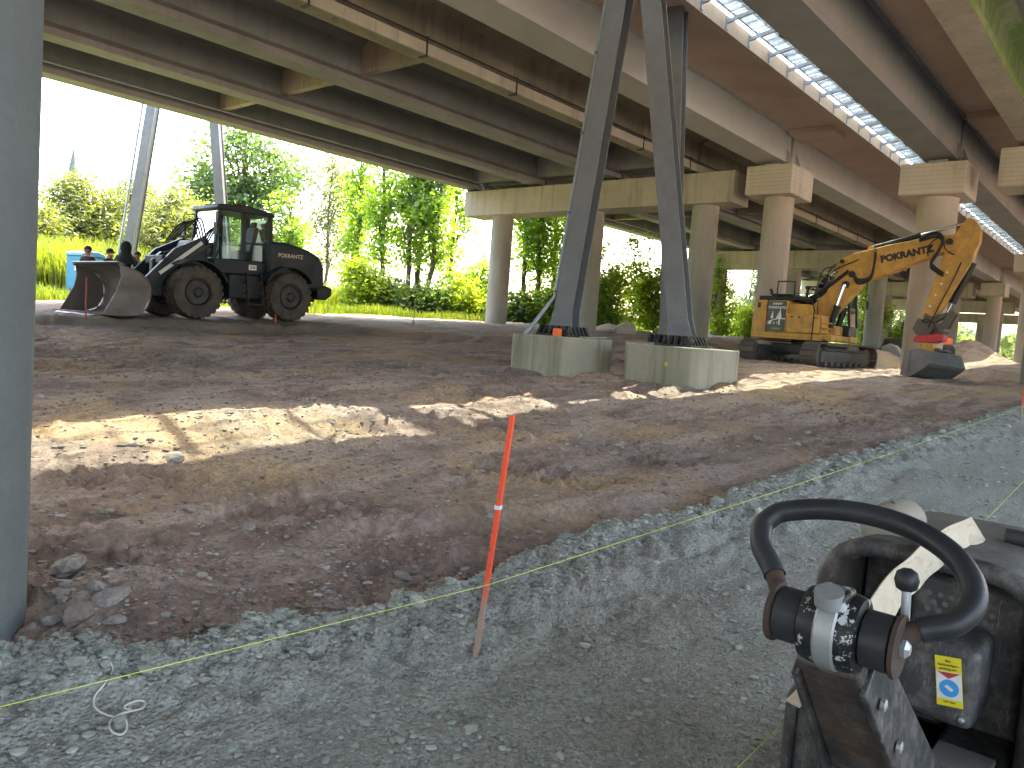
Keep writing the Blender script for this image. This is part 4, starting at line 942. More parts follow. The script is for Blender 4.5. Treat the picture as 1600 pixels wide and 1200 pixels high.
# test badge on the engine box
st0 = Vector((1.9975, .318, .715)); ey = Vector((0,.14,1)).normalized(); exx = Vector((0,-1,.14)).normalized()
FR = frame(st0, exx, ey)
def badge(x0, x1, z0, z1, lift, name, m, poly=None):
    mb = MB().prism(poly or [(x0,z0),(x1,z0),(x1,z1),(x0,z1)], lift, lift+.0006, 'z'); mb.v = [tuple(FR @ Vector(p)) for p in mb.v]; return vb(mb, name, m, ebx)
MT['badge_y'] = plain('badge_yellow', (.75,.62,.03), .45); MT['badge_b'] = plain('badge_blue', (.05,.32,.70), .45)
badge(-.027,.027,-.057,.057,.0002,'badge', MT['badge_y']); badge(-.0255,.0255,-.040,.022,.0010,'badge_field', MT['white'])
badge(0,0,0,0,.0018,'badge_arrow', MT['red'], [(-.024,.021),(.024,.021),(0,.007)])
badge(0,0,0,0,.0018,'badge_disc', MT['badge_b'], [(.020*math.cos(t), -.015+.020*math.sin(t)) for t in np.linspace(0, 2*math.pi, 28)[:-1]])
badge(0,0,0,0,.0026,'badge_mark', MT['white'], [(-.010,-.012),(.004,-.022),(.010,-.017),(-.004,-.007)])
TI = Matrix.Translation(-vp.location)
for s_, sz, z in (('Bei','.009',.047),('Sachkundigen-','.0075',.038),('prüfung am:','.0075',.029),('·  ·  ·','.006',-.036),('UVV  BGR','.0055',-.047)):
    text(s_, float(sz), MT['black'], ebx, TI @ FR @ Matrix.Translation((0, z, .0024)), depth=.0003)
# lower side covers, battery step, skirts and base plate
cv = [(.435,.10),(.632,.10),(.642,.45)]+[(.547+.095*math.cos(R_(t)), .56+.10*math.sin(R_(t))) for t in np.linspace(0, 90, 7)]+[(.435,.66)]
c1 = vb(MB().prism(cv, 1.93, 2.60, 'x'), 'belt_guard', MT['wb'], None, bevel=.02, seg=3)
vb(MB().tube([(1.925, y, z) for y, z in cv[1:-1]], .014, 10), 'guard_rim', MT['wb2'], c1, smooth=60)
for y, z in ((.48,.33),(.59,.30),(.55,.56)): vb(MB().lathe([(.014,0),(.014,-.01),(.006,-.013)], (1.928, y, z), (1,0,0), 8), 'bolt', MT['bare'], c1)
vb(MB().box(1.93,2.3,.20,.345,.16,.535), 'battery_box', MT['wb2'], None, bevel=.012)
vb(MB().box(1.93,2.05,.215,.335,.538,.552), 'battery_lid', paint('lid_grey', (.13,.125,.115), .6, .6), None, bevel=.004)
vb(MB().box(2.0,2.9,.12,.155,.12,.70), 'side_skirt', MT['wb2'], None, bevel=.008)
vb(MB().box(1.95,2.85,.19,.63,.14,.34), 'exciter_housing', MT['wb'], None, bevel=.03)
for y in (.36,.48): vb(MB().tube(smooth_path([(2.0,y,.55),(1.97,y-.01,.5),(2.02,y,.42)], 4), .012, 8), 'engine_hook', MT['bare'], smooth=50)
g0 = float(gravel_z(2.2, CY))
vb(MB().prism([(1.72,g0+.11),(1.95,g0+.005),(2.8,g0+.005),(3.06,g0+.12),(3.04,g0+.15),(2.78,g0+.05),(1.97,g0+.05),(1.74,g0+.14)], .05, .77, 'y'), 'base_plate', MT['wb3'], None, bevel=.005)
vb(MB().lathe([(.04,-.1),(.062,-.095),(.066,-.06),(.066,.06),(.062,.095),(.04,.1)], (2.32,.545,.985), (1,.0,.0), 24), 'air_filter', paint('filter_dusty', (.28,.25,.2), .6, .5), smooth=35)
vb(MB().tube([(2.28,.60,.965),(2.28,.545,1.055),(2.28,.48,.975)], .006, 8), 'filter_clip', MT['black'])
vb(MB().cyl((2.45,.30,.99),(2.47,.18,.985),.022,n=16).cyl((2.47,.19,.985),(2.47,.17,.985),.026,n=16), 'fuel_cap', MT['black'], smooth=40)
kl = vb(MB().tube([HC+Vector((.05,-.095,-.02)), HC+Vector((.075,-.085,.075))], .0075, 10), 'throttle_lever', MT['bare'], smooth=50)
vb(MB().lathe([(.006,-.02),(.016,-.014),(.0195,0),(.016,.014),(.006,.02)], HC+Vector((.078,-.083,.088)), (.2,.1,1), 18), 'lever_knob', MT['grip'], kl, smooth=60)
# webbing strap over the hood
def ribbon(pts, w, up, name, m, par=vp, thick=.004):
    P = smooth_path(pts, 6); mb = MB(); n = len(P)
    for i, p in enumerate(P):
        t_ = (P[min(i+1, n-1)]-P[max(i-1, 0)]).normalized(); u = up[0].lerp(up[1], i/(n-1)); s_ = (u-t_*u.dot(t_)).normalized()*(w/2*(1+.03*math.sin(i*.9))); nn = t_.cross(s_).normalized()*thick
        mb.v += [tuple(p-s_), tuple(p+s_+nn*math.sin(i)), tuple(p+s_+nn), tuple(p-s_+nn)]
    for i in range(n-1):
        for a, b in ((0,1),(1,2),(2,3),(3,0)): mb.f.append((i*4+a, i*4+b, i*4+4+b, i*4+4+a))
    mb.f += [(0,1,2,3), tuple(4*(n-1)+k for k in (3,2,1,0))]
    return vb(mb, name, m, par, smooth=50)
tS = NT('strap_webbing'); pS = tS.co(); cS = tS.mix(tS.ramp(tS.noise(14, 5, .7, pS), [(.4,0),(.8,1)]), (.56,.48,.36), (.40,.33,.235))
cS = tS.mix(tS.ramp(tS.noise(8, 3, .7, tS.co((1,9,9))), [(.56,0),(.66,.45)]), cS, (.24,.19,.14)); MT['strap'] = tS.done(cS, .9, tS.bump(tS.noise(90, 2, .5, pS), .4, .003))
side = (pt(1500, 870, 1.95)-pt(1470, 830, 1.95)).normalized()
ribbon([pt(1360,985,1.62), pt(1392,930,1.70), pt(1430,893,1.80), pt(1468,858,1.90), pt(1500,838,2.0), pt(1528,826,2.1)], .066, (side, side), 'strap', MT['strap'])
ribbon([pt(1505,850,2.02), pt(1515,838,2.05), pt(1530,840,2.10), pt(1528,858,2.12)], .06, (Vector((.6,.3,.6)), Vector((.3,.8,.2))), 'strap_fold', MT['strap'])
ribbon([pt(1290,1014,1.78), pt(1276,1050,1.74), pt(1257,1082,1.71), pt(1238,1100,1.69)], .035, (Vector((.4,-.6,.3)), Vector((.4,-.6,.3))), 'strap_tail', MT['strap'])

# ------------------------------------------------------------------ stakes, lines and cord
tW = NT('stake_paint'); pW = tW.co(); sz_ = tW.n('SeparateXYZ'); tW.l(pW, sz_.inputs[0])
e_ = tW.math('ADD', sz_.outputs['Z'], tW.math('MULTIPLY', tW.noise(9, 4, .6, pW), .25))
cW = tW.mix(tW.ramp(e_, [(.33,0),(.46,1)]), (.34,.22,.16), (.80,.075,.022)); cW = tW.mix(tW.ramp(tW.noise(26, 5, .8, tW.co((1,1,.5))), [(.60,0),(.63,.85)]), cW, (.10,.05,.035))
MT['stake'] = tW.done(cW, .6, tW.bump(tW.noise(40, 3, .6, tW.co((3,3,.4))), .4, .003))
def stake(x, y, h, w_, lean, label, band=False, m=None):
    z = float(surf_z(x, y)); t = thing('survey_stake', label, 'stake', (x, y, z), .4)
    P = [(lean[0]*k*h, lean[1]*k*h, -.05+k*(h+.05)) for k in (0,.25,.5,.75,1)]
    mb = MB()
    for a, b in zip(P, P[1:]): mb.bar(a, Vector(b)+Vector((0,0,.0005)), w_, w_*.75, (0,1,0))
    mb.build('stake_post', m or MT['stake'], t, bevel=.002)
    if band:
        k = .62; c = Vector((lean[0]*k*h, lean[1]*k*h, h*k)); MB().bar(c-Vector((0,0,.008)), c+Vector((0,0,.008)), w_*1.15, w_*.95, (0,1,0)).build('stake_tape', MT['white'], t)
    return t
S1 = ground_hit(742, 1025, surf_z); S2 = ground_hit(1595, 655, surf_z)
stake(S1[0], S1[1], 1.0, .026, (.075, -.062), 'orange painted wooden stake with bare foot standing in the crushed stone path', True)
stake(S2[0], S2[1], .62, .03, (.0, .0), 'red stake at the far end of the yellow string line')
q = ground_hit(134, 497, gz); stake(q[0], q[1], 1.0, .035, (.0,.02), 'thin red brown stake standing before the wheel loader bucket', m=paint('stake_brown', (.35,.10,.07), .7, .4))
q = ground_hit(430, 505, gz); stake(q[0], q[1], .85, .035, (.0,.0), 'thin orange stake standing before the rear wheel of the loader', m=MT['orange'])
q = ground_hit(646, 508, gz); stake(q[0], q[1], .9, .03, (.0,.0), 'thin bare stake on the graded soil before the slim tree trunks', m=paint('stake_bare', (.28,.19,.13), .8, .4))
MT['line'] = plain('mason_line', (.62,.75,.10), .6); MT['cord'] = plain('white_cord', (.62,.60,.52), .8)
def sag(a, b, s, n=24): return [Vector(a).lerp(Vector(b), i/n)-Vector((0,0,s*4*(i/n)*(1-i/n))) for i in range(n+1)]
sa = Vector((S1[0]+.03, S1[1]-.025, .40))
ln = MB().tube(sag((-3.5, 2.75, .30), sa, .01), .0014, 6).tube(sag(sa, (S2[0], S2[1], S2[2]+.22), .03, 40), .0016, 6).build('string_line', MT['line'], None, smooth=60)
tag(ln, 'taut yellow green string line running along the edge of the gravel past the orange stake', 'string')
g1 = MB().tube(sag((-1.0, .70, .30), (17.5, .95, .95), .05, 50), .0015, 6).build('string_line', MT['line'], None, smooth=60)
tag(g1, 'yellow green string line running behind the plate compactor', 'string')
cp = [(162,1022),(172,1040),(176,1052),(165,1072),(150,1090),(146,1105),(155,1117),(178,1125),(200,1118),(222,1112),(227,1103),(215,1100),(197,1107),(195,1112),(206,1115),(196,1118),(180,1125),(171,1135),(174,1148),(188,1154),(197,1146),(197,1132),(188,1124)]
CP = [Vector((p[0], p[1], float(surf_z(p[0], p[1]))+.012)) for p in (ground_hit(a, b, surf_z) for a, b in cp)]
cd_ = MB().tube(smooth_path(CP, 5), .003, 7).build('loose_cord', MT['cord'], None, smooth=60)
tag(cd_, 'loose white cord curled in a loop on the crushed stone', 'cord')

# ------------------------------------------------------------------ people behind the loader bucket
def clothes(name, top, legs, skin, hood):
    t = NT(name); p = t.co(); s = t.n('SeparateXYZ'); t.l(p, s.inputs[0])
    n = t.noise(9, 4, .6, p); tp = t.mix(n, top, tuple(x*.6 for x in top))
    c = t.mix(t.ramp(s.outputs['Z'], [(.0,0),(.001,1)]), (0,0,0), (0,0,0))
    st = t.n('Math', operation='GREATER_THAN'); t.l(s.outputs['Z'], st.inputs[0]); st.inputs[1].default_value = .92
    c = t.mix(st.outputs[0], legs, tp)
    ab = t.n('Math', operation='ABSOLUTE'); t.l(s.outputs['Y'], ab.inputs[0])
    h1 = t.math('GREATER_THAN', ab.outputs[0], .27); h2 = t.math('LESS_THAN', s.outputs['Z'], .86); c = t.mix(t.math('MULTIPLY', h1, h2), c, skin)
    k = t.math('GREATER_THAN', s.outputs['Z'], 1.475); c = t.mix(k, c, skin)
    b = t.math('LESS_THAN', s.outputs['Z'], .10); c = t.mix(b, c, (.02,.018,.015)); return t.done(c, .85)
def person(px, top, d, face, label, topc, legs, hair, kind, skin=(.36,.21,.15)):
    T_ = pt(px, top, d); z0 = float(gz(T_.x, T_.y)); k = max(.9, min(1.12, (T_.z-z0)/1.80))
    p = thing('person', label, 'person', (T_.x, T_.y, z0), face); k *= 1.06 if kind == 'hood' else 1; p.scale = (k, k, k)
    J = [((0,0,.98),.14),((0,0,1.12),.135),((0,0,1.28),.155),((0,0,1.42),.13),((.0,0,1.50),.062),((.015,0,1.58),.07),((.02,0,1.66),.098),((.02,0,1.72),.088)]
    E_ = [(0,1),(1,2),(2,3),(3,4),(4,5),(5,6),(6,7)]
    def chain(base, pts):
        b = base
        for q, r in pts: J.append((q, r)); E_.append((b, len(J)-1)); b = len(J)-1
        return b
    for s in (-1, 1):
        chain(0, [((0,s*.10,.90),.105),((.02,s*.11,.52),.068),((-.02,s*.11,.12),.05),((.05,s*.115,.055),.048),((.17,s*.12,.04),.04)])
        w_ = chain(3, [((0,s*.17,1.42),.075),((0,s*.215,1.36),.062),((-.03,s*.27,1.12),.048),((.08,s*.29,.90),.036),((.10,s*.295,.84),.034)])
        for i in range(4): chain(w_, [((.135-.024*i,s*(.30),.79),.012),((.14-.024*i,s*.292,.735+.004*abs(i-1)),.010)])
        chain(w_, [((.14,s*.275,.81),.013),((.155,s*.265,.775),.011)])
        chain(6, [((.015,s*.10,1.66),.018)])
    chain(6, [((.115,0,1.655),.018)]); chain(5, [((.085,0,1.585),.035)])
    me = bpy.data.meshes.new('body'); me.from_pydata([j[0] for j in J], E_, []); o = bpy.data.objects.new('body', me); COL.objects.link(o); o.parent = p
    md = o.modifiers.new('skin', 'SKIN'); 
    for i, (q, r) in enumerate(J): me.skin_vertices[0].data[i].radius = (r, r)
    me.skin_vertices[0].data[0].use_root = True
    md.use_smooth_shade = True; o.modifiers.new('sub', 'SUBSURF').levels = 1; o.modifiers['sub'].render_levels = 2
    me.materials.append(clothes('person_clothes', topc, legs, skin, kind))
    if kind == 'hood':
        mb = MB().lathe([(.01,.155),(.07,.14),(.115,.09),(.135,.02),(.135,-.06),(.125,-.13),(.16,-.20),(.235,-.30),(.26,-.42)], (-.015,0,1.70), (0,0,1), 22)
        mb.build('hood', plain('hood_cloth', topc, .9), p, smooth=60)
    else:
        mb = MB(); prof = [(.005,.135),(.05,.127),(.085,.10),(.108,.055),(.112,.01),(.106,-.03)]
        mb.lathe(prof, (.008,0,1.672), (-.12,0,1), 22); h = mb.build('hair' if kind != 'cap' else 'cap', plain('hair_dark', hair, .8), p, smooth=60)
        if kind == 'cap': MB().prism([(.09,-.08),(.17,-.06),(.20,0),(.17,.06),(.09,.08)], 1.675, 1.69, 'z').build('cap_peak', plain('cap_cloth', hair, .8), h)
    for s in (-1, 1): MB().lathe([(.003,-.012),(.011,-.006),(.011,.006),(.003,.012)], (.108, s*.034, 1.69), (1,0,0), 8).build('eye', MT['black'], p)
    MB().box(.098,.113,-.025,.025,1.60,1.608).build('mouth', plain('lips', (.25,.10,.08), .7), p)
    return p
person(138, 384, 24.6, R_(-150), 'person in dark jacket with short dark hair nearest the blue toilet cabin', (.02,.024,.03), (.02,.022,.03), (.02,.015,.012), 'hair')
person(172, 388, 24.2, R_(-60), 'person in dark jacket and cap between the dark haired person and the hooded one', (.02,.024,.03), (.02,.022,.03), (.02,.02,.022), 'cap')
person(197, 386, 22.7, R_(-110), 'person with dark hood pulled up standing behind the bucket corner', (.012,.018,.024), (.015,.018,.025), (.02,.015,.012), 'hood')
person(215, 393, 24.8, R_(-100), 'person in yellow green work shirt behind the loader arms', (.34,.42,.05), (.05,.05,.06), (.03,.02,.015), 'hair')

# ------------------------------------------------------------------ toilet cabin, small machine, concrete lumps, spire, lamp
tx = pt(132, 470, 34.0); tz = float(gz(tx.x, tx.y))
wc = thing('toilet_cabin', 'blue plastic portable toilet cabin behind the people', 'toilet', (tx.x, tx.y, tz-.05), R_(15)); wc.scale = (1.0, 1.0, .86)
MT['wc'] = paint('blue_plastic', (.035,.22,.42), .4, .15, (.1,.12,.13)); MT['wc2'] = paint('blue_plastic_dark', (.03,.16,.33), .4, .15)
MB().box(-.55,.55,-.55,.55,0,.14).build('skid_base', MT['black'], wc, bevel=.02)
wcs = MB().box(-.53,.53,-.53,.53,.14,2.05).build('cabin_shell', MT['wc'], wc, bevel=.03)
MB().prism([(-.58,2.052),(.58,2.052),(.52,2.2),(.25,2.32),(-.25,2.32),(-.52,2.2)], -.58, .58, 'y').build('cabin_roof', MT['wc2'], wc, bevel=.03)
dr_ = MB().box(-.40,.40,-.56,-.532,.2,1.98).build('cabin_door', MT['wc2'], wc, bevel=.01); MB().box(.28,.34,-.59,-.561,1.0,1.15).build('handle', MT['black'], dr_)
MB().box(-.28,.0,-.566,-.5605,1.45,1.85).build('door_sign', MT['white'], dr_)
MB().box(-.545,-.531,-.35,-.05,1.3,1.75).build('side_sign', MT['white'], wc); MB().cyl((.3,.35,2.15),(.3,.35,2.6),.05).build('vent_pipe', MT['wc2'], wc, smooth=40)
cx = pt(1440, 560, 40.0); cz = float(gz(cx.x, cx.y))
cl_ = thing('compact_loader', 'small orange loader with grey bucket and mirrors half hidden behind the boarded column', 'loader', (cx.x, cx.y, cz), R_(150))
MB().box(-1.4,.5,-.55,.55,.45,1.15).build('chassis', MT['orange'], cl_, bevel=.06)
cbn = MB().box(-.9,.3,-.5,.5,1.15,1.3).box(-.95,.35,-.52,.52,2.2,2.3).build('cab', MT['black'], cl_, bevel=.03)
for x in (-.88,.28):
    for y in (-.46,.46): MB().bar((x,y,1.25),(x,y,2.22),.07,.07).build('pillar', MT['black'], cbn)
for x in (-1.0,.35):
    for s in (-1,1): w1 = MB(); tyre(w1, (x,s*.62,.42), .42, .30); w1.build('wheel', MT['rubber'], cl_, smooth=30); 
for s in (-1, 1):
    MB().bar((.3,s*.35,1.25),(1.5,s*.35,.5),.09,.2).build('lift_arm', MT['orange'], cl_, bevel=.01)
    MB().tube([(.3,s*.5,1.9),(.55,s*.8,1.9),(.55,s*.8,1.6)], .02, 8).box(.52,.6,s*.8-.12,s*.8+.12,1.5,1.85).build('mirror', MT['black'], cl_)
bq = MB().prism([(1.5,.1),(2.2,.05),(2.2,.09),(1.6,.14),(1.5,.5),(1.75,.9),(1.7,.92),(1.44,.5)], -.85, .85, 'y').build('bucket', MT['worn_steel'], cl_)
for s in (-1, 1): MB().prism([(1.5,.1),(2.15,.07),(1.85,.6),(1.73,.9),(1.48,.5)], s*.86-.015, s*.86+.015, 'y').build('bucket_side', MT['worn_steel'], bq)
def lump(px, py, d, s, label, seed, m, grp=None):
    c = pt(px, py, d); z = float(gz(c.x, c.y)); bm = stone_mesh(seed, 2); me = bpy.data.meshes.new('concrete_lump'); bm.to_mesh(me); bm.free(); me.materials.append(m)
    o = bpy.data.objects.new('concrete_lump', me); COL.objects.link(o); o.location = (c.x, c.y, z+s[2]*.3); o.scale = s; o.rotation_euler = (0, 0, seed)
    b = o.modifiers.new('bevel', 'BEVEL'); b.width = .03; return tag(o, label, 'rubble', grp)
lump(950, 512, 38.5, (.75,.5,.5), 'pale broken concrete lump before the bushes by the gantry leg', 5, MT['band'])
lump(975, 514, 38, (.55,.45,.65), 'grey slanted concrete slab lump beside the pale lump', 9, MT['conc'])
lump(1392, 556, 37.5, (.6,.6,.75), 'grey concrete lump at the foot of the paired columns behind the excavator', 12, MT['conc_oldcol'])
spx = pt(113, 300, 330); spt = thing('church_tower', 'distant dark pointed church spire above the willows', 'tower', (spx.x, spx.y, 2.0), 0)
zt = pt(113, 229, 330).z-2.0
MT['slate'] = plain('slate', (.10,.12,.14), .8); MB().box(-1.6,1.6,-1.6,1.6,0,zt-12).build('tower_wall', MT['conc'], spt); MB().lathe([(2.2,zt-12),(1.3,zt-7),(.05,zt)], (0,0,0), (0,0,1), 8).build('spire', MT['slate'], spt)
lp = pt(719, 440, 75); lz = float(gz(lp.x, lp.y)); la = thing('street_lamp', 'slim grey street lamp post far behind the trees', 'lamp', (lp.x, lp.y, lz), 0)
MB().tube([(0,0,0),(0,0,9.6)], [.09,.05], 10).build('pole', MT['galv'], la, smooth=40); MB().tube([(0,0,9.55),(.5,0,9.9),(1.2,0,9.95)], .04, 8).build('lamp_arm', MT['galv'], la, smooth=40); MB().box(1.1,1.7,-.14,.14,9.88,10.0).build('lamp_head', MT['galv'], la, bevel=.03)

# ------------------------------------------------------------------ vegetation
def leaf_mat(name, a, b, tr=1.0, glow=1.0):
    t = NT(name); t.t.nodes.remove(t.b); g = t.n('NewGeometry'); r = g.outputs['Random Per Island']
    p = t.co(world=True); n = t.ramp(t.noise(.55, 4, .6, p), [(.38,0),(.62,1)]); r2 = t.mix(.5, r, n)
    c = t.mix(r2, a, b); d = t.n('BsdfDiffuse'); t.l(c, d.inputs[0])
    ct = t.mix(1.0, c, (2.1*tr, 2.0*tr, .9*tr), 'MULTIPLY'); tl = t.n('BsdfTranslucent'); t.l(ct, tl.inputs[0])
    gl = t.n('BsdfGlossy'); gl.inputs['Roughness'].default_value = .45; gl.inputs[0].default_value = (.7,.7,.7,1)
    m1 = t.n('MixShader'); m1.inputs[0].default_value = .5; t.l(d.outputs[0], m1.inputs[1]); t.l(tl.outputs[0], m1.inputs[2])
    m2 = t.n('MixShader'); m2.inputs[0].default_value = .05; t.l(m1.outputs[0], m2.inputs[1]); t.l(gl.outputs[0], m2.inputs[2]); t.l(m2.outputs[0], t.out.inputs[0]); return t.m
LM = {'willow': leaf_mat('leaf_willow', (.055,.085,.028), (.13,.155,.045), .9), 'oak': leaf_mat('leaf_dark', (.032,.075,.028), (.075,.13,.05), 1.0), 'birch': leaf_mat('leaf_birch', (.075,.105,.045), (.14,.165,.075), .8),
      'ash': leaf_mat('leaf_ash', (.05,.115,.018), (.16,.235,.03), 1.5), 'bush': leaf_mat('leaf_bush', (.06,.125,.018), (.19,.25,.03), 1.5), 'dark': leaf_mat('leaf_undergrowth', (.026,.065,.018), (.07,.12,.026), 1.0), 'far': leaf_mat('leaf_far', (.055,.10,.055), (.10,.14,.08), .7),
      'grass': leaf_mat('grass_blade', (.05,.10,.014), (.15,.19,.03), .8), 'reed': leaf_mat('reed_blade', (.06,.11,.014), (.17,.21,.03), .85)}
MT['bark'] = paint('bark', (.085,.07,.055), .9, .6, (.15,.14,.11), scale=2); MT['bark_b'] = paint('bark_birch', (.45,.43,.39), .85, .6, (.07,.06,.05), scale=2.5)
def leaf_quads(C_, size, asp=.55, droop=0.0):
    n = len(C_); a = RNG.normal(size=(n, 3)); a[:, 2] = a[:, 2]*(.6)-droop; a /= np.linalg.norm(a, axis=1)[:, None]
    b = RNG.normal(size=(n, 3)); b -= a*(a*b).sum(1)[:, None]; b /= np.linalg.norm(b, axis=1)[:, None]
    s = (size*np.exp(RNG.normal(0, .25, n)))[:, None]
    v = np.stack([C_-a*s*.5, C_+b*s*asp*.5-a*s*.05, C_+a*s*.5, C_-b*s*asp*.5-a*s*.05], 1).reshape(-1, 3)
    return v, np.arange(4*n).reshape(-1, 4)
def crown_points(blobs, n, twig=.35, clump=16):
    w_ = np.array([b[3]*b[4]*b[5] for b in blobs])**.75; w_ /= w_.sum(); k = max(4, n//clump); idx = RNG.choice(len(blobs), k, p=w_)
    B = np.array(blobs)[idx]; u = RNG.normal(size=(k, 3)); u /= np.linalg.norm(u, axis=1)[:, None]
    rad = RNG.random(k)[:, None]**.42; T_ = B[:, :3]+u*rad*B[:, 3:6]
    P = np.repeat(T_, clump, 0)+RNG.normal(size=(k*clump, 3))*twig*np.array([1,1,.75]); return P
def trunk(mb, base, top, r0, r1, wob=.15, n=7, seed=0):
    g = random.Random(seed); P = []
    for i in range(n+1):
        t_ = i/n; q = Vector(base).lerp(Vector(top), t_)
        if 0 < i: q += Vector((g.uniform(-wob, wob), g.uniform(-wob, wob), 0))
        P.append(q)
    mb.tube(P, [r0+(r1-r0)*i/n for i in range(n+1)], 8); return P
TS = [100]
def base_at(px, d):
    v = pix_ray(px, 514+.074*(px-800)); x, y = v[0]*d, v[1]*d; return x, y, float(gz(x, y))
def tree(px, d, top, wpx, kind, label, name, n, size, crown=(.25,1.0), group=None, nb=14, bark='bark', r0=.16, lean=0.0, twig=.4, clump=16, droop=0.0, asp=.55, flat=1.0):
    TS[0] += 1; g = random.Random(TS[0]); x, y, z = base_at(px, d); H_ = pt(px, top, d).z-z; W_ = wpx*d/FPX/2
    t = thing(name, label, 'tree' if name.endswith('tree') else 'bush', (x, y, z), 0, group)
    lx = Vector((RT[0], RT[1], 0)).normalized()*lean*H_
    mb = MB(); P = trunk(mb, (0,0,-.2), lx+Vector((0,0,H_*.93)), r0, .03, .1 if name.endswith('tree') else .2, 8, TS[0]); blobs = []
    zc0, zc1 = H_*crown[0], H_*crown[1]
    for i in range(nb):
        u = (i+.5)/nb; zz = zc0+(zc1-zc0)*u*.93; env = W_*(math.sin(math.pi*min(1, (u*.86+.12)))**.6)*flat
        a = g.uniform(0, 6.28); rr = env*g.uniform(.25,.72); c = lx*(zz/H_)+Vector((rr*math.cos(a), rr*math.sin(a), zz)); br_ = max(.45, env*g.uniform(.38,.6))
        blobs.append((c.x, c.y, c.z, br_, br_, min(br_*.8, (zc1-zc0)*.3)))
        j = min(8, max(1, int(8*(zz*.8)/(H_*.93)))); q0 = P[j]; mb.tube([q0, q0.lerp(c, .55)+Vector((0,0,.1)), c], [max(.02, r0*.35), r0*.22, .012], 5)
    mb.build('trunk', MT[bark], t, smooth=60)
    lv, lf_ = leaf_quads(crown_points(blobs, n, twig, clump), size, asp, droop); mesh_np('crown', lv, lf_, LM[kind], t)
    return t
W = 'feathery willow shrub '
for px, d, top, w_, lab, n in ((62,43,318,100,W+'next to the grey round column',8500),(128,47,262,130,W+'below the distant church spire',12500),(196,50,266,120,W+'behind the sloping steel leg with the pipe',11000),(262,46,285,125,W+'between the two far gantry legs',12000),(318,45,315,100,W+'behind the loader hoses',8000)):
    tree(px, d, top, w_, 'willow', lab, 'willow_shrub', int(n*1.25), .30, (.05,1.0), 'willow shrubs beyond the viaduct', 20, r0=.09, twig=.45, asp=.3, flat=1.1)
tree(372, 60, 188, 215, 'oak', 'tall dark green broadleaf tree behind the far gantry leg', 'broadleaf_tree', 12000, .38, (.22,1.0), None, 24, r0=.3, twig=.6)
tree(446, 57, 285, 80, 'ash', 'small bright green tree beside the tall dark broadleaf tree', 'broadleaf_tree', 3600, .30, (.15,1.0), None, 12, r0=.14, twig=.4)
tree(506, 66, 218, 95, 'birch', 'slender pale birch with thin hanging twigs beside the tall dark tree', 'birch_tree', 9000, .26, (.22,1.0), None, 18, bark='bark', r0=.16, twig=.5, droop=.9, asp=.35)
G_ = 'slim trees standing in front of the grassy verge'
for px, d, top, w_, lean, n, lab in ((553,50,205,60,.0,3600,'slim bright green tree with yellowish crown next to the birch'),(592,47,170,60,-.02,3000,'slim bare stemmed tree leaning towards the birch'),(631,46,160,66,.01,3400,'slim straight tree with dark trunk left of the twin stems'),(647,47,150,60,.02,3000,'slim tree standing close behind its straight neighbour'),(661,46,165,70,.075,3400,'slim tree leaning towards the concrete pier'),(694,52,200,60,.03,2600,'slim thin crowned tree nearest the concrete pier'),
      (812,48,200,70,.0,2500,'leafy slim tree directly behind the outer pier column'),(833,47,190,70,.0,2500,'leafy slim tree with dark trunk between pier column and gantry leg'),(860,49,200,80,-.02,2800,'leafy slim tree with thin sloping stem beside the gantry leg')):
    tree(px, d, top, w_, 'ash', lab, 'slim_tree', n, .27, (.24,.95), G_, 18, r0=.17, lean=lean, twig=.42, clump=14)
B_ = 'bushes along the verge'
for px, d, top, w_, k, n, lab in ((548,43,405,85,'bush',4600,'bright green bush behind the loader hitch'),(606,44,440,80,'dark',3600,'dark bush at the foot of the slim leaning tree'),(660,43,448,90,'dark',3800,'dark bush at the foot of the leaning stems'),(708,44,425,80,'bush',4200,'bright bush near the street lamp post'),(748,46,405,70,'ash',3600,'bush just before the outer pier column'),
      (818,44,462,60,'dark',2000,'dark bush right behind the outer pier column'),(850,44,450,66,'bush',2200,'bright low bush beside the foot of the downpipe'),(905,47,330,90,'bush',3600,'tall bush between the gantry legs'),(948,44,415,90,'bush',5200,'bright yellow green bush behind the concrete lumps'),(985,48,360,80,'bush',3000,'feathery green bush behind the back gantry leg'),(1018,46,420,60,'bush',3000,'bright bush framed by the gantry legs'),
      (1110,58,395,60,'bush',4600,'bright bush beside the second outer pier column'),(1160,60,480,60,'bush',3000,'low bright bush before the far blue green trees'),(1250,66,470,60,'bush',3000,'low bright bush behind the excavator boom'),(1345,66,430,60,'bush',3800,'bush seen past the excavator cab'),(1412,72,500,50,'bush',2600,'low bright bush behind the small orange loader')):
    tree(px, d, top, w_, k, lab, 'leafy_bush', n, .24, (.0,1.0), B_, 14, r0=.05, twig=.35, flat=1.15)
for px, d, top, w_, lab in ((1165,95,385,110,'far blue green tree behind the second pier'),(1240,98,400,110,'far blue green tree behind the boarded cap column'),(1335,110,440,110,'far blue green tree seen past the excavator cab'),(1410,112,450,100,'far blue green tree above the small orange loader')):
    tree(px, d, top, w_, 'far', lab, 'far_tree', 3600, .45, (.08,1.0), 'far trees beyond the second pier', 16, r0=.2, twig=.6)
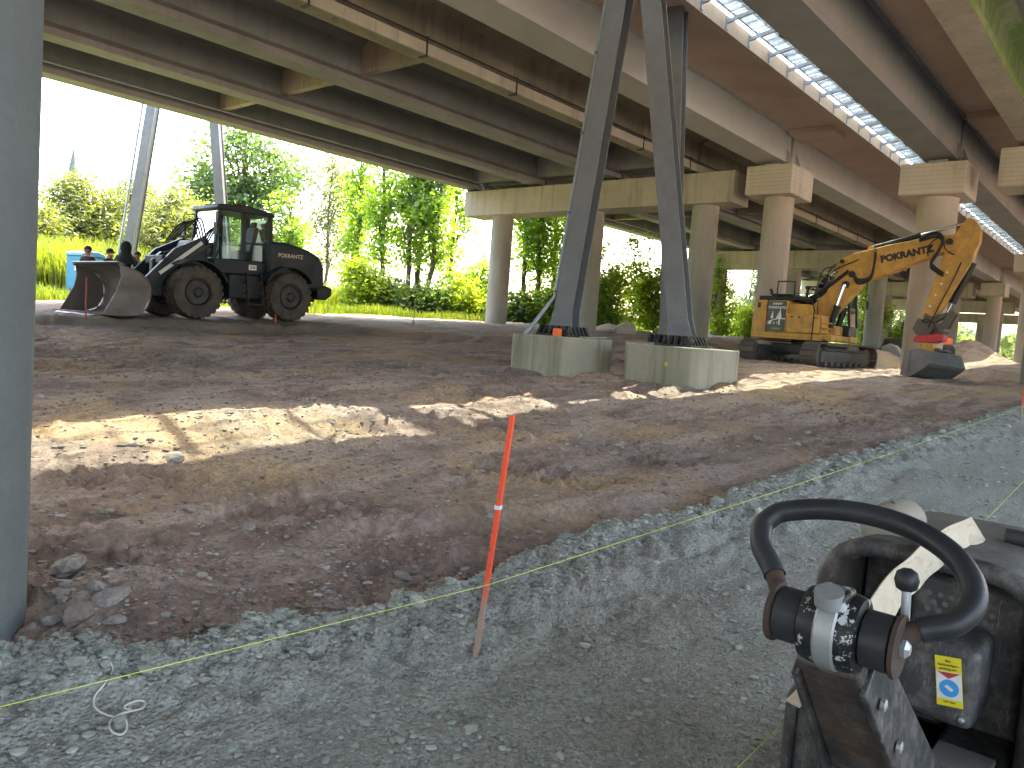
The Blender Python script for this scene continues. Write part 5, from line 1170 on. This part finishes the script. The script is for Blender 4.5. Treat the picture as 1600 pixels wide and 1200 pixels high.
# far wood closing the horizon
a_ = np.radians(RNG.uniform(-8, 100, 26000)); r_ = RNG.uniform(135, 175, 26000); hh = 4.5+2.5*fbm(a_*14, a_*0, 3, 90); zz = 2.0+hh*RNG.random(26000)**.8
lv, lf_ = leaf_quads(np.stack([r_*np.cos(a_), r_*np.sin(a_), zz], 1), 1.3, .7); fo = mesh_np('far_wood', lv, lf_, LM['far']); tag(fo, 'far low wood closing the horizon beyond the verge', 'wood', kind='stuff')
# grass of the verge and the tall reeds
def blades(n, x, y, h, wd, kind, name, label):
    z = gz(x, y); a = RNG.uniform(0, 6.28, n); l = RNG.normal(0, .22, (n, 2))*h[:, None]
    b0 = np.stack([x-np.cos(a)*wd/2, y-np.sin(a)*wd/2, z-.02], 1); b1 = np.stack([x+np.cos(a)*wd/2, y+np.sin(a)*wd/2, z-.02], 1)
    m0 = np.stack([x+l[:, 0]*.35-np.cos(a)*wd*.4, y+l[:, 1]*.35-np.sin(a)*wd*.4, z+h*.6], 1); m1 = np.stack([x+l[:, 0]*.35+np.cos(a)*wd*.4, y+l[:, 1]*.35+np.sin(a)*wd*.4, z+h*.6], 1); tp = np.stack([x+l[:, 0], y+l[:, 1], z+h], 1)
    v = np.stack([b0, b1, m1, m0, tp], 1).reshape(-1, 3); i = np.arange(n)*5
    f = np.concatenate([np.stack([i, i+1, i+2], 1), np.stack([i, i+2, i+3], 1), np.stack([i+3, i+2, i+4], 1)])
    o = mesh_np(name, v, f, LM[kind]); return tag(o, label, 'grass', kind='stuff')
n = 90000; x = RNG.uniform(-6, 105, n); y = 29.2+RNG.exponential(4.0, n)+1.3*fbm(x*.35, x*0, 3, 95); h = RNG.uniform(.12, .42, n)*(1+.9*np.clip(fbm(x*.5, y*.5, 3, 96), -.4, 1)); blades(n, x, y, h, .035, 'grass', 'verge_grass', 'sunlit grass of the verge beyond the outer girder')
n = 16000; sv = RNG.uniform(-26, -9.5, n); dv = RNG.uniform(35, 41, n); x = dv*CA+sv*SA; y = dv*SA-sv*CA; k_ = (sv < -19)*1.0; h = (.7+RNG.random(n)*.9)*(1+.75*k_); blades(n, x, y, h, .06, 'reed', 'reeds', 'tall bright yellow green reeds behind the loader bucket')
